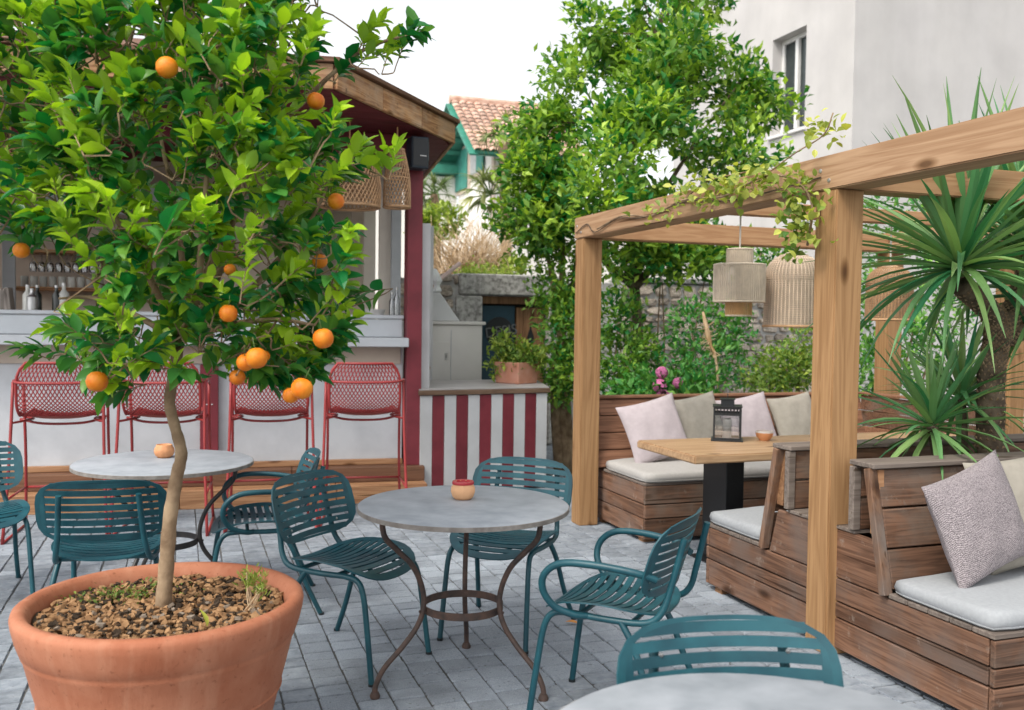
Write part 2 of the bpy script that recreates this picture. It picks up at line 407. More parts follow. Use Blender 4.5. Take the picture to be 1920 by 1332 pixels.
# ------------------------------------------------------------------ mesh helpers
class MB:
    def __init__(self):
        self.v = []; self.f = []
    def add(self, vs, fs):
        n = len(self.v)
        self.v += [tuple(p) for p in vs]
        self.f += [tuple(i + n for i in f) for f in fs]
        return self
    def box(self, x0, x1, y0, y1, z0, z1, M=None):
        vs = [Vector((x, y, z)) for z in (z0, z1) for y in (y0, y1) for x in (x0, x1)]
        if M is not None:
            vs = [M @ p for p in vs]
        return self.add(vs, [(0, 2, 3, 1), (4, 5, 7, 6), (0, 1, 5, 4), (2, 6, 7, 3), (0, 4, 6, 2), (1, 3, 7, 5)])
    def beam(self, a, b, w, h, up=(0, 0, 1)):
        a = Vector(a); b = Vector(b); d = b - a
        L = d.length; d.normalize()
        s = d.cross(Vector(up)).normalized(); u = s.cross(d)
        M = Matrix((s, d, u)).transposed().to_4x4(); M.translation = a
        return self.box(-w / 2, w / 2, 0, L, -h / 2, h / 2, M)
    def prism(self, poly, z0, z1, M=None):
        n = len(poly)
        vs = [Vector((x, y, z0)) for x, y in poly] + [Vector((x, y, z1)) for x, y in poly]
        if M is not None:
            vs = [M @ p for p in vs]
        fs = [tuple(range(n - 1, -1, -1)), tuple(range(n, 2 * n))] + [(i, (i + 1) % n, n + (i + 1) % n, n + i) for i in range(n)]
        return self.add(vs, fs)
    def tube(self, pts, r, n=8, closed=False, flat=None):
        pts = [Vector(p) for p in pts]
        m = len(pts)
        rs = r if isinstance(r, (list, tuple)) else [r] * m
        up = None; rings = []
        for i, p in enumerate(pts):
            if closed:
                d = pts[(i + 1) % m] - pts[i - 1]
            else:
                d = pts[min(i + 1, m - 1)] - pts[max(i - 1, 0)]
            if d.length < 1e-9:
                d = Vector((0, 0, 1))
            d.normalize()
            if up is None:
                up = Vector((0, 0, 1)) if abs(d.z) < .9 else Vector((1, 0, 0))
            s = d.cross(up)
            if s.length < 1e-6:
                s = d.orthogonal()
            s.normalize(); up = s.cross(d)
            ring = []
            for k in range(n):
                a = 2 * PI * (k + .5) / n
                fx, fy = (flat if flat else (1, 1))
                ring.append(p + s * (math.cos(a) * rs[i] * fx) + up * (math.sin(a) * rs[i] * fy))
            rings.append(ring)
        vs = [q for ring in rings for q in ring]
        fs = []
        for i in range(m if closed else m - 1):
            j = (i + 1) % m
            for k in range(n):
                fs.append((i * n + k, j * n + k, j * n + (k + 1) % n, i * n + (k + 1) % n))
        if not closed:
            fs.append(tuple(range(n)))
            fs.append(tuple((m - 1) * n + k for k in range(n - 1, -1, -1)))
            fs[-2], fs[-1] = fs[-2], fs[-1]
        return self.add(vs, fs)
    def lathe(self, prof, n=32, c=(0, 0, 0)):
        vs = []; fs = []
        m = len(prof)
        for r, z in prof:
            for k in range(n):
                a = 2 * PI * k / n
                vs.append((c[0] + r * math.cos(a), c[1] + r * math.sin(a), c[2] + z))
        for i in range(m - 1):
            for k in range(n):
                fs.append((i * n + k, i * n + (k + 1) % n, (i + 1) * n + (k + 1) % n, (i + 1) * n + k))
        shut = prof[0] == prof[-1]
        if prof[0][0] > 1e-4 and not shut:
            fs.append(tuple(range(n - 1, -1, -1)))
        if prof[-1][0] > 1e-4 and not shut:
            fs.append(tuple((m - 1) * n + k for k in range(n)))
        return self.add(vs, fs)
    def slab(self, A, B, t, nrm=None):
        """strip between polylines A and B, thickened by t along its normal"""
        n = len(A)
        A = [Vector(p) for p in A]; B = [Vector(p) for p in B]
        top = []; bot = []
        for i in range(n):
            d = A[min(i + 1, n - 1)] - A[max(i - 1, 0)]
            w = B[i] - A[i]
            nn = d.cross(w)
            if nn.length < 1e-9:
                nn = Vector((0, 0, 1))
            nn.normalize()
            if nrm is not None and nn.dot(Vector(nrm)) < 0:
                nn = -nn
            top += [A[i] + nn * t / 2, B[i] + nn * t / 2]
            bot += [A[i] - nn * t / 2, B[i] - nn * t / 2]
        fs = []
        N = 2 * n
        for i in range(n - 1):
            a, b, c, d = 2 * i, 2 * i + 1, 2 * i + 3, 2 * i + 2
            fs += [(a, b, c, d), (N + d, N + c, N + b, N + a), (a, d, N + d, N + a), (b, N + b, N + c, c)]
        fs += [(0, N, N + 1, 1), (N - 2, N - 1, 2 * N - 1, 2 * N - 2)]
        return self.add(top + bot, fs)
    def mesh(self, name, m=None, smooth=False, bevel=0, seg=1, recalc=True):
        me = bpy.data.meshes.new(name)
        me.from_pydata([tuple(p) for p in self.v], [], self.f)
        if bevel or recalc:
            bm = bmesh.new(); bm.from_mesh(me)
            if recalc:
                bmesh.ops.recalc_face_normals(bm, faces=bm.faces)
            if bevel:
                ed = [e for e in bm.edges if len(e.link_faces) == 2 and e.calc_face_angle(0) > .6]
                bmesh.ops.bevel(bm, geom=ed, offset=bevel, segments=seg, affect='EDGES', clamp_overlap=True)
            bm.to_mesh(me); bm.free()
        if m is not None:
            me.materials.append(MT[m] if isinstance(m, str) else m)
        if smooth:
            me.polygons.foreach_set('use_smooth', [True] * len(me.polygons))
            if smooth != 'all':
                me.set_sharp_from_angle(angle=R(40))
        me.update()
        return me
    def build(self, name, m, parent=None, smooth=False, bevel=0, seg=1, loc=None, **kw):
        o = bpy.data.objects.new(name, self.mesh(name, m, smooth, bevel, seg))
        C.objects.link(o)
        if parent is not None:
            o.parent = parent
        if loc is not None:
            o.location = loc
        for k, v in kw.items():
            o[k] = v
        return o
def thing(name, label, cat, loc=(0, 0, 0), rot=0.0, group=None):
    o = bpy.data.objects.new(name, None)
    o.empty_display_size = .1
    C.objects.link(o)
    o.location = loc
    o.rotation_euler = (0, 0, rot)
    o['label'] = label; o['category'] = cat
    if group:
        o['group'] = group
    return o
def tag(o, label, cat, group=None):
    o['label'] = label; o['category'] = cat
    if group:
        o['group'] = group
    return o
def struct(o):
    o['kind'] = 'structure'
    return o
KIDS = {}
def copy_tree(o, parent=None):
    c = o.copy()
    C.objects.link(c)
    c.parent = parent
    if parent is not None:
        c.matrix_parent_inverse = o.matrix_parent_inverse
    for ch in [x for x in bpy.data.objects if x.parent == o and x.name in C.objects]:
        copy_tree(ch, c)
    return c
def curve(pts, n=6):
    """Catmull-Rom through pts"""
    P = [Vector(p) for p in pts]
    P = [P[0] * 2 - P[1]] + P + [P[-1] * 2 - P[-2]]
    out = []
    for i in range(1, len(P) - 2):
        a, b, c, d = P[i - 1:i + 3]
        for k in range(n):
            t = k / n
            out.append(.5 * ((2 * b) + (c - a) * t + (2 * a - 5 * b + 4 * c - d) * t * t + (3 * b - a - 3 * c + d) * t ** 3))
    out.append(P[-2])
    return out
def lerp(a, b, t):
    return a + (b - a) * t

# ------------------------------------------------------------------ leaves
def leaf_template(kind='oval'):
    """leaf along +Y from 0 to 1, folded along the midrib, drooping tip"""
    if kind == 'oval':
        rows = [(0, .02), (.22, .19), (.5, .26), (.78, .165), (1, .0)]
    elif kind == 'small':
        rows = [(0, .03), (.42, .27), (1, .0)]
    elif kind == 'round':
        rows = [(0, .04), (.3, .34), (.65, .33), (1, .0)]
    vs = []; fs = []
    for y, w in rows:
        z = .10 * y - .22 * y * y
        vs += [(-w, y, z + w * .35), (0, y, z), (w, y, z + w * .35)]
    for i in range(len(rows) - 1):
        a = 3 * i
        fs += [(a, a + 1, a + 4, a + 3), (a + 1, a + 2, a + 5, a + 4)]
    return np.array(vs, float), fs
def blade_template(seg=7, droop=.25, width=.035):
    vs = []; fs = []
    for i in range(seg + 1):
        t = i / seg
        w = width * (.75 + .9 * t if t < .28 else 1.0 * (1 - ((t - .28) / .72) ** 1.7)) + .001
        y = t * (1 - .12 * droop * t); z = -droop * t ** 2.2
        vs += [(-w, y, z + w * .5), (0, y, z), (w, y, z + w * .5)]
    for i in range(seg):
        a = 3 * i
        fs += [(a, a + 1, a + 4, a + 3), (a + 1, a + 2, a + 5, a + 4)]
    return np.array(vs, float), fs
def frames(dirs, ups, sizes, pos, widths=None):
    """per-leaf 4x4: +Y along dir, +Z near up"""
    D = dirs / np.linalg.norm(dirs, axis=1)[:, None]
    X = np.cross(D, ups); X /= (np.linalg.norm(X, axis=1)[:, None] + 1e-9)
    Z = np.cross(X, D)
    w = sizes if widths is None else widths
    Ms = np.zeros((len(D), 4, 4))
    zc_ = np.ones(len(D)) if widths is not None else nrs.uniform(.4, 2.1, len(D))
    wc_ = np.ones(len(D)) if widths is not None else nrs.uniform(.8, 1.2, len(D))
    Ms[:, :3, 0] = X * (w * wc_)[:, None]; Ms[:, :3, 1] = D * sizes[:, None]; Ms[:, :3, 2] = Z * (sizes * zc_)[:, None]
    Ms[:, :3, 3] = pos; Ms[:, 3, 3] = 1
    return Ms
def tone_attr(me, vals):
    a = me.attributes.new('tone', 'FLOAT', 'POINT')
    a.data.foreach_set('value', vals)
def merged_leaves(name, tmpl, Ms, tones, m, parent, **kw):
    vs, fs = tmpl
    k = len(vs); n = len(Ms)
    H = np.c_[vs, np.ones(k)]
    P = np.einsum('nij,kj->nki', Ms, H)[:, :, :3].reshape(-1, 3)
    F = np.array(fs)
    A = (F[None] + (np.arange(n) * k)[:, None, None]).reshape(-1, 4)
    me = bpy.data.meshes.new(name)
    me.vertices.add(len(P)); me.vertices.foreach_set('co', P.ravel())
    me.loops.add(A.size); me.loops.foreach_set('vertex_index', A.ravel().astype(np.int32))
    me.polygons.add(len(A))
    me.polygons.foreach_set('loop_start', np.arange(0, A.size, 4, dtype=np.int32))
    me.polygons.foreach_set('loop_total', np.full(len(A), 4, dtype=np.int32))
    me.update(calc_edges=True)
    tone_attr(me, np.repeat(tones, k).astype(np.float32))
    me.materials.append(MT[m])
    o = bpy.data.objects.new(name, me); C.objects.link(o)
    o.parent = parent
    for a, b in kw.items():
        o[a] = b
    return o
_LT = {}
def leaf_meshes(key, tmpl, m, levels=6):
    k = (key, m)
    if k not in _LT:
        L = []
        for i in range(levels):
            me = bpy.data.meshes.new('leaf')
            me.from_pydata(tmpl[0].tolist(), [], tmpl[1])
            tone_attr(me, [i / (levels - 1)] * len(tmpl[0]))
            me.materials.append(MT[m]); me.update()
            L.append(me)
        _LT[k] = L
    return _LT[k]
def foliage(parent, tmpl, key, Ms, tones, m, singles=300, name='leaf', rest='foliage', visible_only=True):
    """the leaves that show largest as parts of their own, the rest as one mass; Ms in the parent's space"""
    n = len(Ms)
    base = np.array(parent.location)
    if n <= singles:
        pick = np.arange(n)
    else:
        P = Ms[:, :3, 3] + base
        d = np.linalg.norm(P - np.array(CAM_P), axis=1)
        size = np.linalg.norm(Ms[:, :3, 1], axis=1)
        vis = np.ones(n, bool)
        if visible_only:
            q = (P - np.array(CAM_P)) @ np.array(CAM_M)
            px = 960 + FPX * q[:, 0] / -q[:, 2]; py = 666 - FPX * q[:, 1] / -q[:, 2]
            vis = (px > 5) & (px < 1915) & (py > 5) & (py < 1327) & (q[:, 2] < 0)
        score = np.where(vis, size / d - .02 * (d - d.min()), -9)
        pick = np.argsort(-score)[:singles]
    mask = np.zeros(n, bool); mask[pick] = True
    L = leaf_meshes(key, tmpl, m)
    for i in pick:
        o = bpy.data.objects.new(name, L[int(round(float(np.clip(tones[i], 0, 1)) * (len(L) - 1)))])
        C.objects.link(o)
        o.parent = parent
        o.matrix_basis = Matrix(Ms[i].tolist())
    if (~mask).any():
        merged_leaves(rest, tmpl, Ms[~mask], tones[~mask], m, parent, kind='stuff')
OVAL = leaf_template('oval'); SMALL = leaf_template('small'); ROUND = leaf_template('round')
# ------------------------------------------------------------------ ground
g = MB(); g.add([(-60, -15, -.03), (70, -15, -.03), (70, 110, -.03), (-60, 110, -.03)], [(0, 1, 2, 3)])
struct(g.build('ground', 'far_ground'))
bed = MB(); bed.add([(-7, -1.0, -.008), (9.5, -1.0, -.008), (9.5, 10.6, -.008), (-7, 10.6, -.008)], [(0, 1, 2, 3)])
pavement = struct(bed.build('pavement', 'joint'))
def paver_mesh(k):
    rr = random.Random(100 + k)
    b = .05; m = MB()
    j = lambda: rr.uniform(-.012, .012)
    o = [(-.5, -.5), (.5, -.5), (.5, .5), (-.5, .5)]
    # chipped rounded outline, 8 corners
    out = []
    for i, (x, y) in enumerate(o):
        c = .022 + rr.uniform(0, .035)
        if i in (0, 2):
            out += [(x, y - math.copysign(c, y)), (x - math.copysign(c, x), y)]
        else:
            out += [(x - math.copysign(c, x), y), (x, y - math.copysign(c, y))]
    top = [(x * .955 + j() * .4, y * .955 + j() * .4, 0) for x, y in out]
    mid = [(x, y, -.006) for x, y in out]
    bot = [(x, y, -.05) for x, y in out]
    n = 8
    m.v = top + mid + bot
    m.f = [tuple(range(n))] + [(i, i + n, (i + 1) % n + n, (i + 1) % n) for i in range(n)] + [(i + n, i + 2 * n, (i + 1) % n + 2 * n, (i + 1) % n + n) for i in range(n)]
    return m
PV = [paver_mesh(k) for k in range(6)]
PVM = [p.mesh('paver', 'paver') for p in PV]
cells = []
col_w = .137
x = -3.6
ci = 0
while x < 7.2:
    y = -.6 + rnd.uniform(0, .2)
    while y < 10.4:
        L = rnd.choice([.095, .105, .12, .137, .137, .16])
        px, py, d = to_px((x + col_w / 2, y + L / 2, 0))
        if d > .5 and -900 < px < 2800 and py < 2300:
            cells.append((x + col_w / 2, y + L / 2, L, d, px, py))
        y += L
    x += col_w
    ci += 1
def clear_view(c):                 # open floor in the photograph, not under the pot, benches or bar
    px, py = c[4], c[5]
    if not (0 < px < 1920 and py < 1332):
        return False
    if px < 600 and py > 1040 and px < 560 + (1332 - py) * .1:
        return False
    if px > 1310 + (py - 1100) * 2.0 and py > 950:
        return False
    if py > 1262 and px > 1030:
        return False
    return True
order = sorted(range(len(cells)), key=lambda i: (not clear_view(cells[i]), cells[i][3]))
single = set(order[:300])
rest = MB()
for i, (cx, cy, L, d, px, py) in enumerate(cells):
    k = rnd.randrange(6)
    M = Matrix.Translation((cx + rnd.uniform(-.002, .002), cy, rnd.uniform(-.0022, .0022))) @ Euler((rnd.uniform(-.008, .008), rnd.uniform(-.008, .008), rnd.uniform(-.012, .012))).to_matrix().to_4x4() @ Matrix.Diagonal((col_w - .0070, L - .0105, 1, 1))
    if i in single:
        o = bpy.data.objects.new('paver', PVM[k]); C.objects.link(o)
        o.parent = pavement; o.matrix_basis = M
    else:
        rest.add([M @ Vector(p) for p in PV[k].v], PV[k].f)
me = rest.mesh('paver_field', 'paver', recalc=False)
# one tone per paver for the mass
o = bpy.data.objects.new('paver_field', me); C.objects.link(o); o.parent = pavement; o['kind'] = 'stuff'
def add_tone_to_paver():
    m = MT['paver']; nt = m.node_tree
    a = nt.nodes.new('ShaderNodeAttribute'); a.attribute_name = 'tone'
    b = nt.nodes['Principled BSDF']
    src = b.inputs['Base Color'].links[0].from_socket
    ge = nt.nodes.new('ShaderNodeNewGeometry')
    mp = nt.nodes.new('ShaderNodeMapping'); nt.links.new(ge.outputs['Position'], mp.inputs['Vector'])
    dirt = _ramp(nt, _noise(nt, mp.outputs[0], 1.7, 7, .68), [(.34, (.66, .66, .66)), (.52, (1, 1, 1)), (.70, (1.0, 1.0, 1.0))])
    spots = _ramp(nt, _noise(nt, mp.outputs[0], 34, 3, .6), [(.30, (.62, .60, .58)), (.37, (1, 1, 1))])
    c = _mul(nt, _mul(nt, src, _range(nt, a.outputs['Fac'], 1.0, .72)), dirt)
    nt.links.new(_mul(nt, c, spots), b.inputs['Base Color'])
tone_attr(me, np.repeat(nrs.rand(len(me.vertices) // 24), 24).astype(np.float32))
add_tone_to_paver()

# ------------------------------------------------------------------ stone garden wall with its gate
WY = 10.55                                     # wall face
wall = thing('garden_wall', 'old rubble stone garden wall with pale mortar behind the pergola and cabinet', 'stone wall', (2.6, WY, 0))
def wall_top(x):
    return 2.02 + .03 * math.sin(x * 2.1) + .02 * math.sin(x * 5.3)
core = MB()
core.box(-.35, .74, .012, .45, 0, 1.98).box(1.75, 6.6, .012, .45, 0, 1.99)
core.build('mortar_core', 'mortar', wall, bevel=.01)
def stone_mesh(k):
    rr = random.Random(300 + k)
    n = rr.choice([6, 7, 8]); m = MB()
    ang = sorted(2 * PI * (i + rr.uniform(-.3, .3)) / n for i in range(n))
    def se(a, r):
        c, s = math.cos(a), math.sin(a)
        return (math.copysign(abs(c) ** .6, c) * r * .5, math.copysign(abs(s) ** .6, s) * r * .5)
    b = [se(a, 1) for a in ang]; t = [se(a, rr.uniform(.66, .86)) for a in ang]
    m.v = [(x, .5, z) for x, z in b] + [(x, -.15, z) for x, z in b] + [(x, -.5 + rr.uniform(-.2, .2), z) for x, z in t] + [(0, -.6, 0)]
    N = n
    m.f = [(i, (i + 1) % N, (i + 1) % N + N, i + N) for i in range(N)] + [(i + N, (i + 1) % N + N, (i + 1) % N + 2 * N, i + 2 * N) for i in range(N)] + [(i + 2 * N, (i + 1) % N + 2 * N, 3 * N) for i in range(N)]
    return m.mesh('stone', 'stone')
SM = [stone_mesh(k) for k in range(9)]
def lay_stones(parent, x0, x1, z0, z1, hmin=.07, hmax=.17, y=.0, top=None):
    z = z0
    while z < z1 - .03:
        h = rnd.uniform(hmin, hmax)
        x = x0 + rnd.uniform(-.08, 0)
        while x < x1:
            w = h * rnd.uniform(1.0, 2.6)
            if x + w > x1 + .05:
                w = max(.06, x1 - x)
            o = bpy.data.objects.new('stone', rnd.choice(SM)); C.objects.link(o); o.parent = parent
            o.location = (x + w / 2, y, z + h / 2 + rnd.uniform(-.012, .012))
            o.rotation_euler = (0, rnd.uniform(-.09, .09), 0)
            o.scale = (w * rnd.uniform(.84, .97), rnd.uniform(.05, .09), h * rnd.uniform(.82, .95))
            x += w
        z += h
lay_stones(wall, -.35, .40, .3, 2.0)
lay_stones(wall, 2.6, 5.6, .55, 2.0)
for a, b, h in ((2.6, 3.3, .06), (3.3, 4.1, .07), (4.1, 4.75, .06), (4.75, 5.6, .07)):
    MB().box(a + .01, b - .01, -.05, .44, 2.0, 2.0 + h).build('coping_stone', 'dressed', wall, bevel=.015)
# dressed jamb and lintel round the gate
for z0, z1 in ((0, .62), (.63, 1.22), (1.23, 1.79)):
    MB().box(.42, .745, -.045, .40, z0, z1 - .004).build('jamb_stone', 'dressed', wall, bevel=.012)
MB().box(.46, 1.75, -.05, .42, 1.80, 2.05).build('lintel_stone', 'dressed', wall, bevel=.015)
MB().box(1.60, 1.92, -.04, .40, 0, 1.79).build('jamb_stone', 'dressed', wall, bevel=.012)
# gate leaf
gate = thing('garden_gate', 'dark blue gate leaf with a round black badge in the stone doorway', 'gate', (2.6, WY, 0))
MB().box(.76, 1.20, .10, .14, .02, 1.68).build('gate_leaf', 'door_blue', gate, bevel=.004)
MB().box(.75, 1.60, .06, .2, 1.70, 1.79).build('head_board', 'door_wood', gate, bevel=.004)
MB().box(.75, 1.595, .22, .25, 0, 1.795).build('gap_blocker', 'dark_fill', gate)  # added dark sheet, shuts out the bright view through the gate gap
b_ = MB(); b_.lathe([(.175, 0), (.175, .012), (.155, .016), (0, .016)], 28)
bo = b_.build('badge', 'door_badge', gate, smooth=True, loc=(1.0, .098, 1.37)); bo.rotation_euler = (R(90), 0, 0)
tcu = bpy.data.curves.new('letters', 'FONT'); tcu.body = 'DESIS'; tcu.size = .17; tcu.extrude = .003; tcu.align_x = 'CENTER'
tob = bpy.data.objects.new('letters_tmp', tcu); C.objects.link(tob)
bpy.context.view_layer.update()
tme = bpy.data.meshes.new_from_object(tob.evaluated_get(bpy.context.evaluated_depsgraph_get()))
bpy.data.objects.remove(tob)
tme.materials.clear(); tme.materials.append(MT['door_letter'])
lo = bpy.data.objects.new('letters', tme); C.objects.link(lo); lo.parent = bo
lo.location = (0.03, -.05, .020); lo.rotation_euler = (0, 0, R(8))
# wooden gate half beside it with a diamond hole
wg = thing('plank_gate', 'brown plank gate half with a dark diamond cut-out beside the blue gate', 'gate', (2.6, WY, 0))
for i in range(4):
    MB().box(1.215 + i * .092, 1.303 + i * .092, .085, .115, .02, 1.66).build('plank', 'door_wood', wg, bevel=.004)
dm = MB(); dm.prism([(0, -.14), (.045, 0), (0, .14), (-.045, 0)], 0, .006)
do = dm.build('diamond_hole', 'door_badge', wg, loc=(1.40, .083, 1.30)); do.rotation_euler = (R(90), 0, 0)

# ------------------------------------------------------------------ white building on the right
XC, YC = 8.73, 10.7
wb = thing('white_building', 'tall plain white rendered building with one narrow window behind the pergola', 'building', (XC, YC, 0))
body = MB()
# wall facing the courtyard with an opening, wall facing the camera, top
wy0, wy1, wz0, wz1 = 1.06, 1.90, 4.44, 5.94
body.box(0, .3, 0, wy0, 0, 9).box(0, .3, wy1, 5.0, 0, 9).box(0, .3, wy0, wy1, 0, wz0).box(0, .3, wy0, wy1, wz1, 9)
body.box(.3, 12, 0, .3, 0, 9).box(.3, 12, .3, 5.0, 8.7, 9)
body.build('wall', 'render', wb)
win = MB()
win.box(.17, .25, wy0, wy0 + .06, wz0, wz1).box(.17, .25, wy1 - .06, wy1, wz0, wz1).box(.17, .25, wy0 + .06, wy1 - .06, wz1 - .07, wz1).box(.17, .25, wy0 + .06, wy1 - .06, wz0, wz0 + .07)
win.box(.15, .22, 1.46, 1.53, wz0 + .07, wz1 - .07)
wf = win.build('window_frame', 'pvc', wb, bevel=.004)
MB().box(.205, .215, wy0 + .06, 1.46, wz0 + .07, wz1 - .07).build('pane', 'window_glass', wf)
MB().box(.205, .215, 1.53, wy1 - .06, wz0 + .07, wz1 - .07).build('pane', 'window_glass', wf)
MB().box(-.05, .17, wy0 - .04, wy1 + .04, wz0 - .05, wz0 - .002).build('sill', 'pvc', wb, bevel=.006)
MB().box(.24, .26, wy0, wy1, wz0, wz1).build('curtain', 'curtain', wf)

# ------------------------------------------------------------------ far house with green eaves
hx, hy = 7.3, 24.6
house = thing('far_house', 'white far house with clay tiled roof and broad green painted eaves', 'house', (hx, hy, 0))
apex = at(846, 190, 26) - Vector((hx, hy, 0))
ez = apex.z - 1.75; hw = 2.3
ax_, ay = apex.x, apex.y
wl = MB()
gx = ax_ + .75
wl.prism([(ay - hw + .55, 0), (ay + hw - .55, 0), (ay + hw - .55, ez + .35), (ay, apex.z - .22), (ay - hw + .55, ez + .35)], gx, gx + 2.3, Matrix(((0, 0, 1, 0), (1, 0, 0, 0), (0, 1, 0, 0), (0, 0, 0, 1))))
wl.build('wall', 'house_white', house)
rf = None
for s in (-1, 1):
    e0 = Vector((ax_, ay + s * hw, ez)); a0 = Vector((ax_, ay, apex.z))
    sl = (a0 - e0)
    nrm = Vector((0, -s * sl.z, abs(sl.y))).normalized() * (1)
    nrm = Vector((0, s * sl.z, abs(sl.y))).normalized()
    roofb = MB()
    p = [e0, a0, a0 + Vector((3.2, 0, 0)), e0 + Vector((3.2, 0, 0))]
    roofb.add([q for q in p] + [q - nrm * .07 for q in p], [(0, 1, 2, 3), (7, 6, 5, 4), (0, 4, 5, 1), (1, 5, 6, 2), (2, 6, 7, 3), (3, 7, 4, 0)])
    ro = roofb.build('roof', 'green_paint', house)
    # bargeboard and rafters seen from below
    MB().beam(e0 + Vector((-.03, 0, -.10)), a0 + Vector((-.03, 0, -.10)), .05, .24, (1, 0, 0)).build('bargeboard', 'green_paint', ro)
    for k in range(6):
        t = (k + .3) / 6
        q = e0 + sl * t - nrm * .13
        MB().beam(q + Vector((.03, 0, 0)), q + Vector((1.0, 0, 0)), .10, .12).build('rafter', 'green_paint', ro)
    if s == -1:
        rows, cols = 13, 15
        tm = MB()
        n = 5
        # one tile: a half round barrel along the slope
        L = sl.length / rows
        vs = []; fs = []
        for j, y in enumerate((-.02, L)):
            for k in range(n + 1):
                a = PI * k / n
                vs.append((-.105 * math.cos(a), y, .06 * math.sin(a) + (0.03 if j == 0 else 0)))
        for k in range(n):
            fs.append((k, k + 1, n + 2 + k, n + 1 + k))
        tm.add(vs, fs)
        tmesh = tm.mesh('tile', 'tile', recalc=False)
        u = sl.normalized(); xx = Vector((1, 0, 0)); zz = xx.cross(u)
        if zz.z < 0:
            zz = -zz
        for i in range(rows):
            for j in range(cols):
                o = bpy.data.objects.new('tile', tmesh); C.objects.link(o); o.parent = house
                M = Matrix((xx, u, zz)).transposed().to_4x4()
                M.translation = e0 + u * (i * L) + xx * (.08 + j * .215) + zz * .012
                o.matrix_basis = M
        o = MB(); o.tube([a0 + Vector((-.05, 0, .05)), a0 + Vector((3.2, 0, .05))], .12, 8); o.build('ridge_tile', 'tile', house, smooth=True)
# windows with shutters on the gable wall
for (py0, py1, yy, ww) in ((288, 362, None, .62), (278, 345, None, .5)):
    pass
for px0, px1, py0, py1, shut in ((858, 880, 290, 362, True), (886, 898, 284, 330, False)):
    pa = at_x(px0, (py0 + py1) / 2, hx + gx) - house.location
    pb = at_x(px1, (py0 + py1) / 2, hx + gx) - house.location
    za = at_x(px0, py1, hx + gx).z; zb = at_x(px0, py0, hx + gx).z
    y0, y1 = sorted((pa.y, pb.y))
    fr = MB(); fr.box(gx - .05, gx - .002, y0 - .12, y1 + .12, za - .1, zb + .1)
    w_ = fr.build('window', 'house_band', house)
    if shut:
        ym = (y0 + y1) / 2
        for c0, c1 in ((y0, ym - .02), (ym + .02, y1)):
            sh = MB(); sh.box(gx - .10, gx - .052, c0, c1, za, zb)
            so = sh.build('shutter', 'shutter', w_, bevel=.01)
    else:
        MB().box(gx - .07, gx - .052, y0, y1, za, zb).build('pane', 'curtain', w_)
        sh = MB(); sh.box(gx - .10, gx - .052, y0 - (y1 - y0), y0 - .03, za, zb); sh.build('shutter', 'shutter', w_, bevel=.01)
low = MB(); low.box(-4.0, ax_ + .7, ay + 1.8, ay + 4.5, 0, at(820, 312, 26).z)
low.build('annex', 'house_white', house)
ea = at(812, 300, 26) - house.location
MB().box(ea.x - .3, ax_ + .72, ay + 1.45, ay + 1.79, ea.z - .12, ea.z + .12).build('eaves_board', 'green_paint', house, bevel=.01)
MB().box(gx - .06, gx - .003, ay - hw + .54, ay - hw + .74, 0, ez + .1).build('corner_trim', 'house_band', house)
# low white garden wall in front of the house, behind the dry bush
lw = MB(); lw.box(0, 7.5, 0, .3, 0, 3.0)
tag(lw.build('low_white_wall', 'house_white', loc=(5.2, 15.6, 0)), 'low white rendered wall behind the dry brown bush', 'wall')
# ------------------------------------------------------------------ bar kiosk (bar frame: x along the counter, y into the bar)
ROOT = bw(0, 7.6, 0)
bar = thing('bar_kiosk', 'open bar kiosk with white front, burgundy posts and a wooden hipped roof', 'bar', ROOT, BAR_ROT)
def B(y):
    return y - 7.6
X0, X1 = -4.2, 1.17
# step and plinth boards
for i, (a, b) in enumerate(((X0, -2.3), (-2.295, -.75), (-.745, .45), (.455, X1 + .02))):
    MB().box(a, b, B(7.60), B(7.80), 0, .145).build('step_board', 'step', bar, bevel=.004)
for i, (a, b) in enumerate(((X0, -1.4), (-1.395, .1), (.105, X1 + .02))):
    MB().box(a, b, B(7.76), B(8.02), .148, .268).build('plinth_board', 'step_dark', bar, bevel=.004)
MB().box(X0, X1, B(8.02), B(10.4), 0, .25).build('floor', 'step_dark', bar)
# bar front
MB().box(X0, 1.02, B(7.95), B(8.05), .27, 1.27).build('front_panel', 'bar_white', bar, bevel=.003)
MB().box(X0, 1.02, B(7.90), B(7.947), .27, .315).build('kick_board', 'step', bar, bevel=.003)
MB().box(X0, 1.0, B(7.925), B(7.947), 1.12, 1.265).build('frieze_board', 'beige', bar, bevel=.003)
MB().box(X0, 1.04, B(7.70), B(8.12), 1.27, 1.345).build('counter_lip', 'counter', bar, bevel=.006)
MB().box(X0, 1.02, B(7.97), B(8.55), 1.348, 1.50).build('counter_upstand', 'counter', bar, bevel=.004)
MB().box(X0, 1.03, B(7.95), B(8.60), 1.503, 1.535).build('counter_top', 'counter', bar, bevel=.006)
# burgundy pilaster on the front with three small marks
pil = MB(); pil.box(-.62, -.48, B(7.88), B(7.945), .318, 1.115); po = pil.build('pilaster', 'burgundy', bar, bevel=.003)
for k in range(3):
    MB().box(-.574 + k * .02, -.56 + k * .02, B(7.876), B(7.8795), .79, .797).build('mark', 'white_mark', po)
# posts
for (a, b, y0, y1) in ((1.04, 1.165, 7.83, 7.955), (-4.1, -3.98, 7.83, 7.95)):
    MB().box(a, b, B(y0), B(y1), .268, 3.04).build('post', 'burgundy', bar, bevel=.004)
MB().box(1.04, 1.16, B(8.0), B(8.05), .25, 3.04).build('post_backing', 'burgundy', bar)
MB().box(1.17, 1.25, B(7.93), B(8.02), .25, 2.32).build('side_board', 'white', bar, bevel=.003)
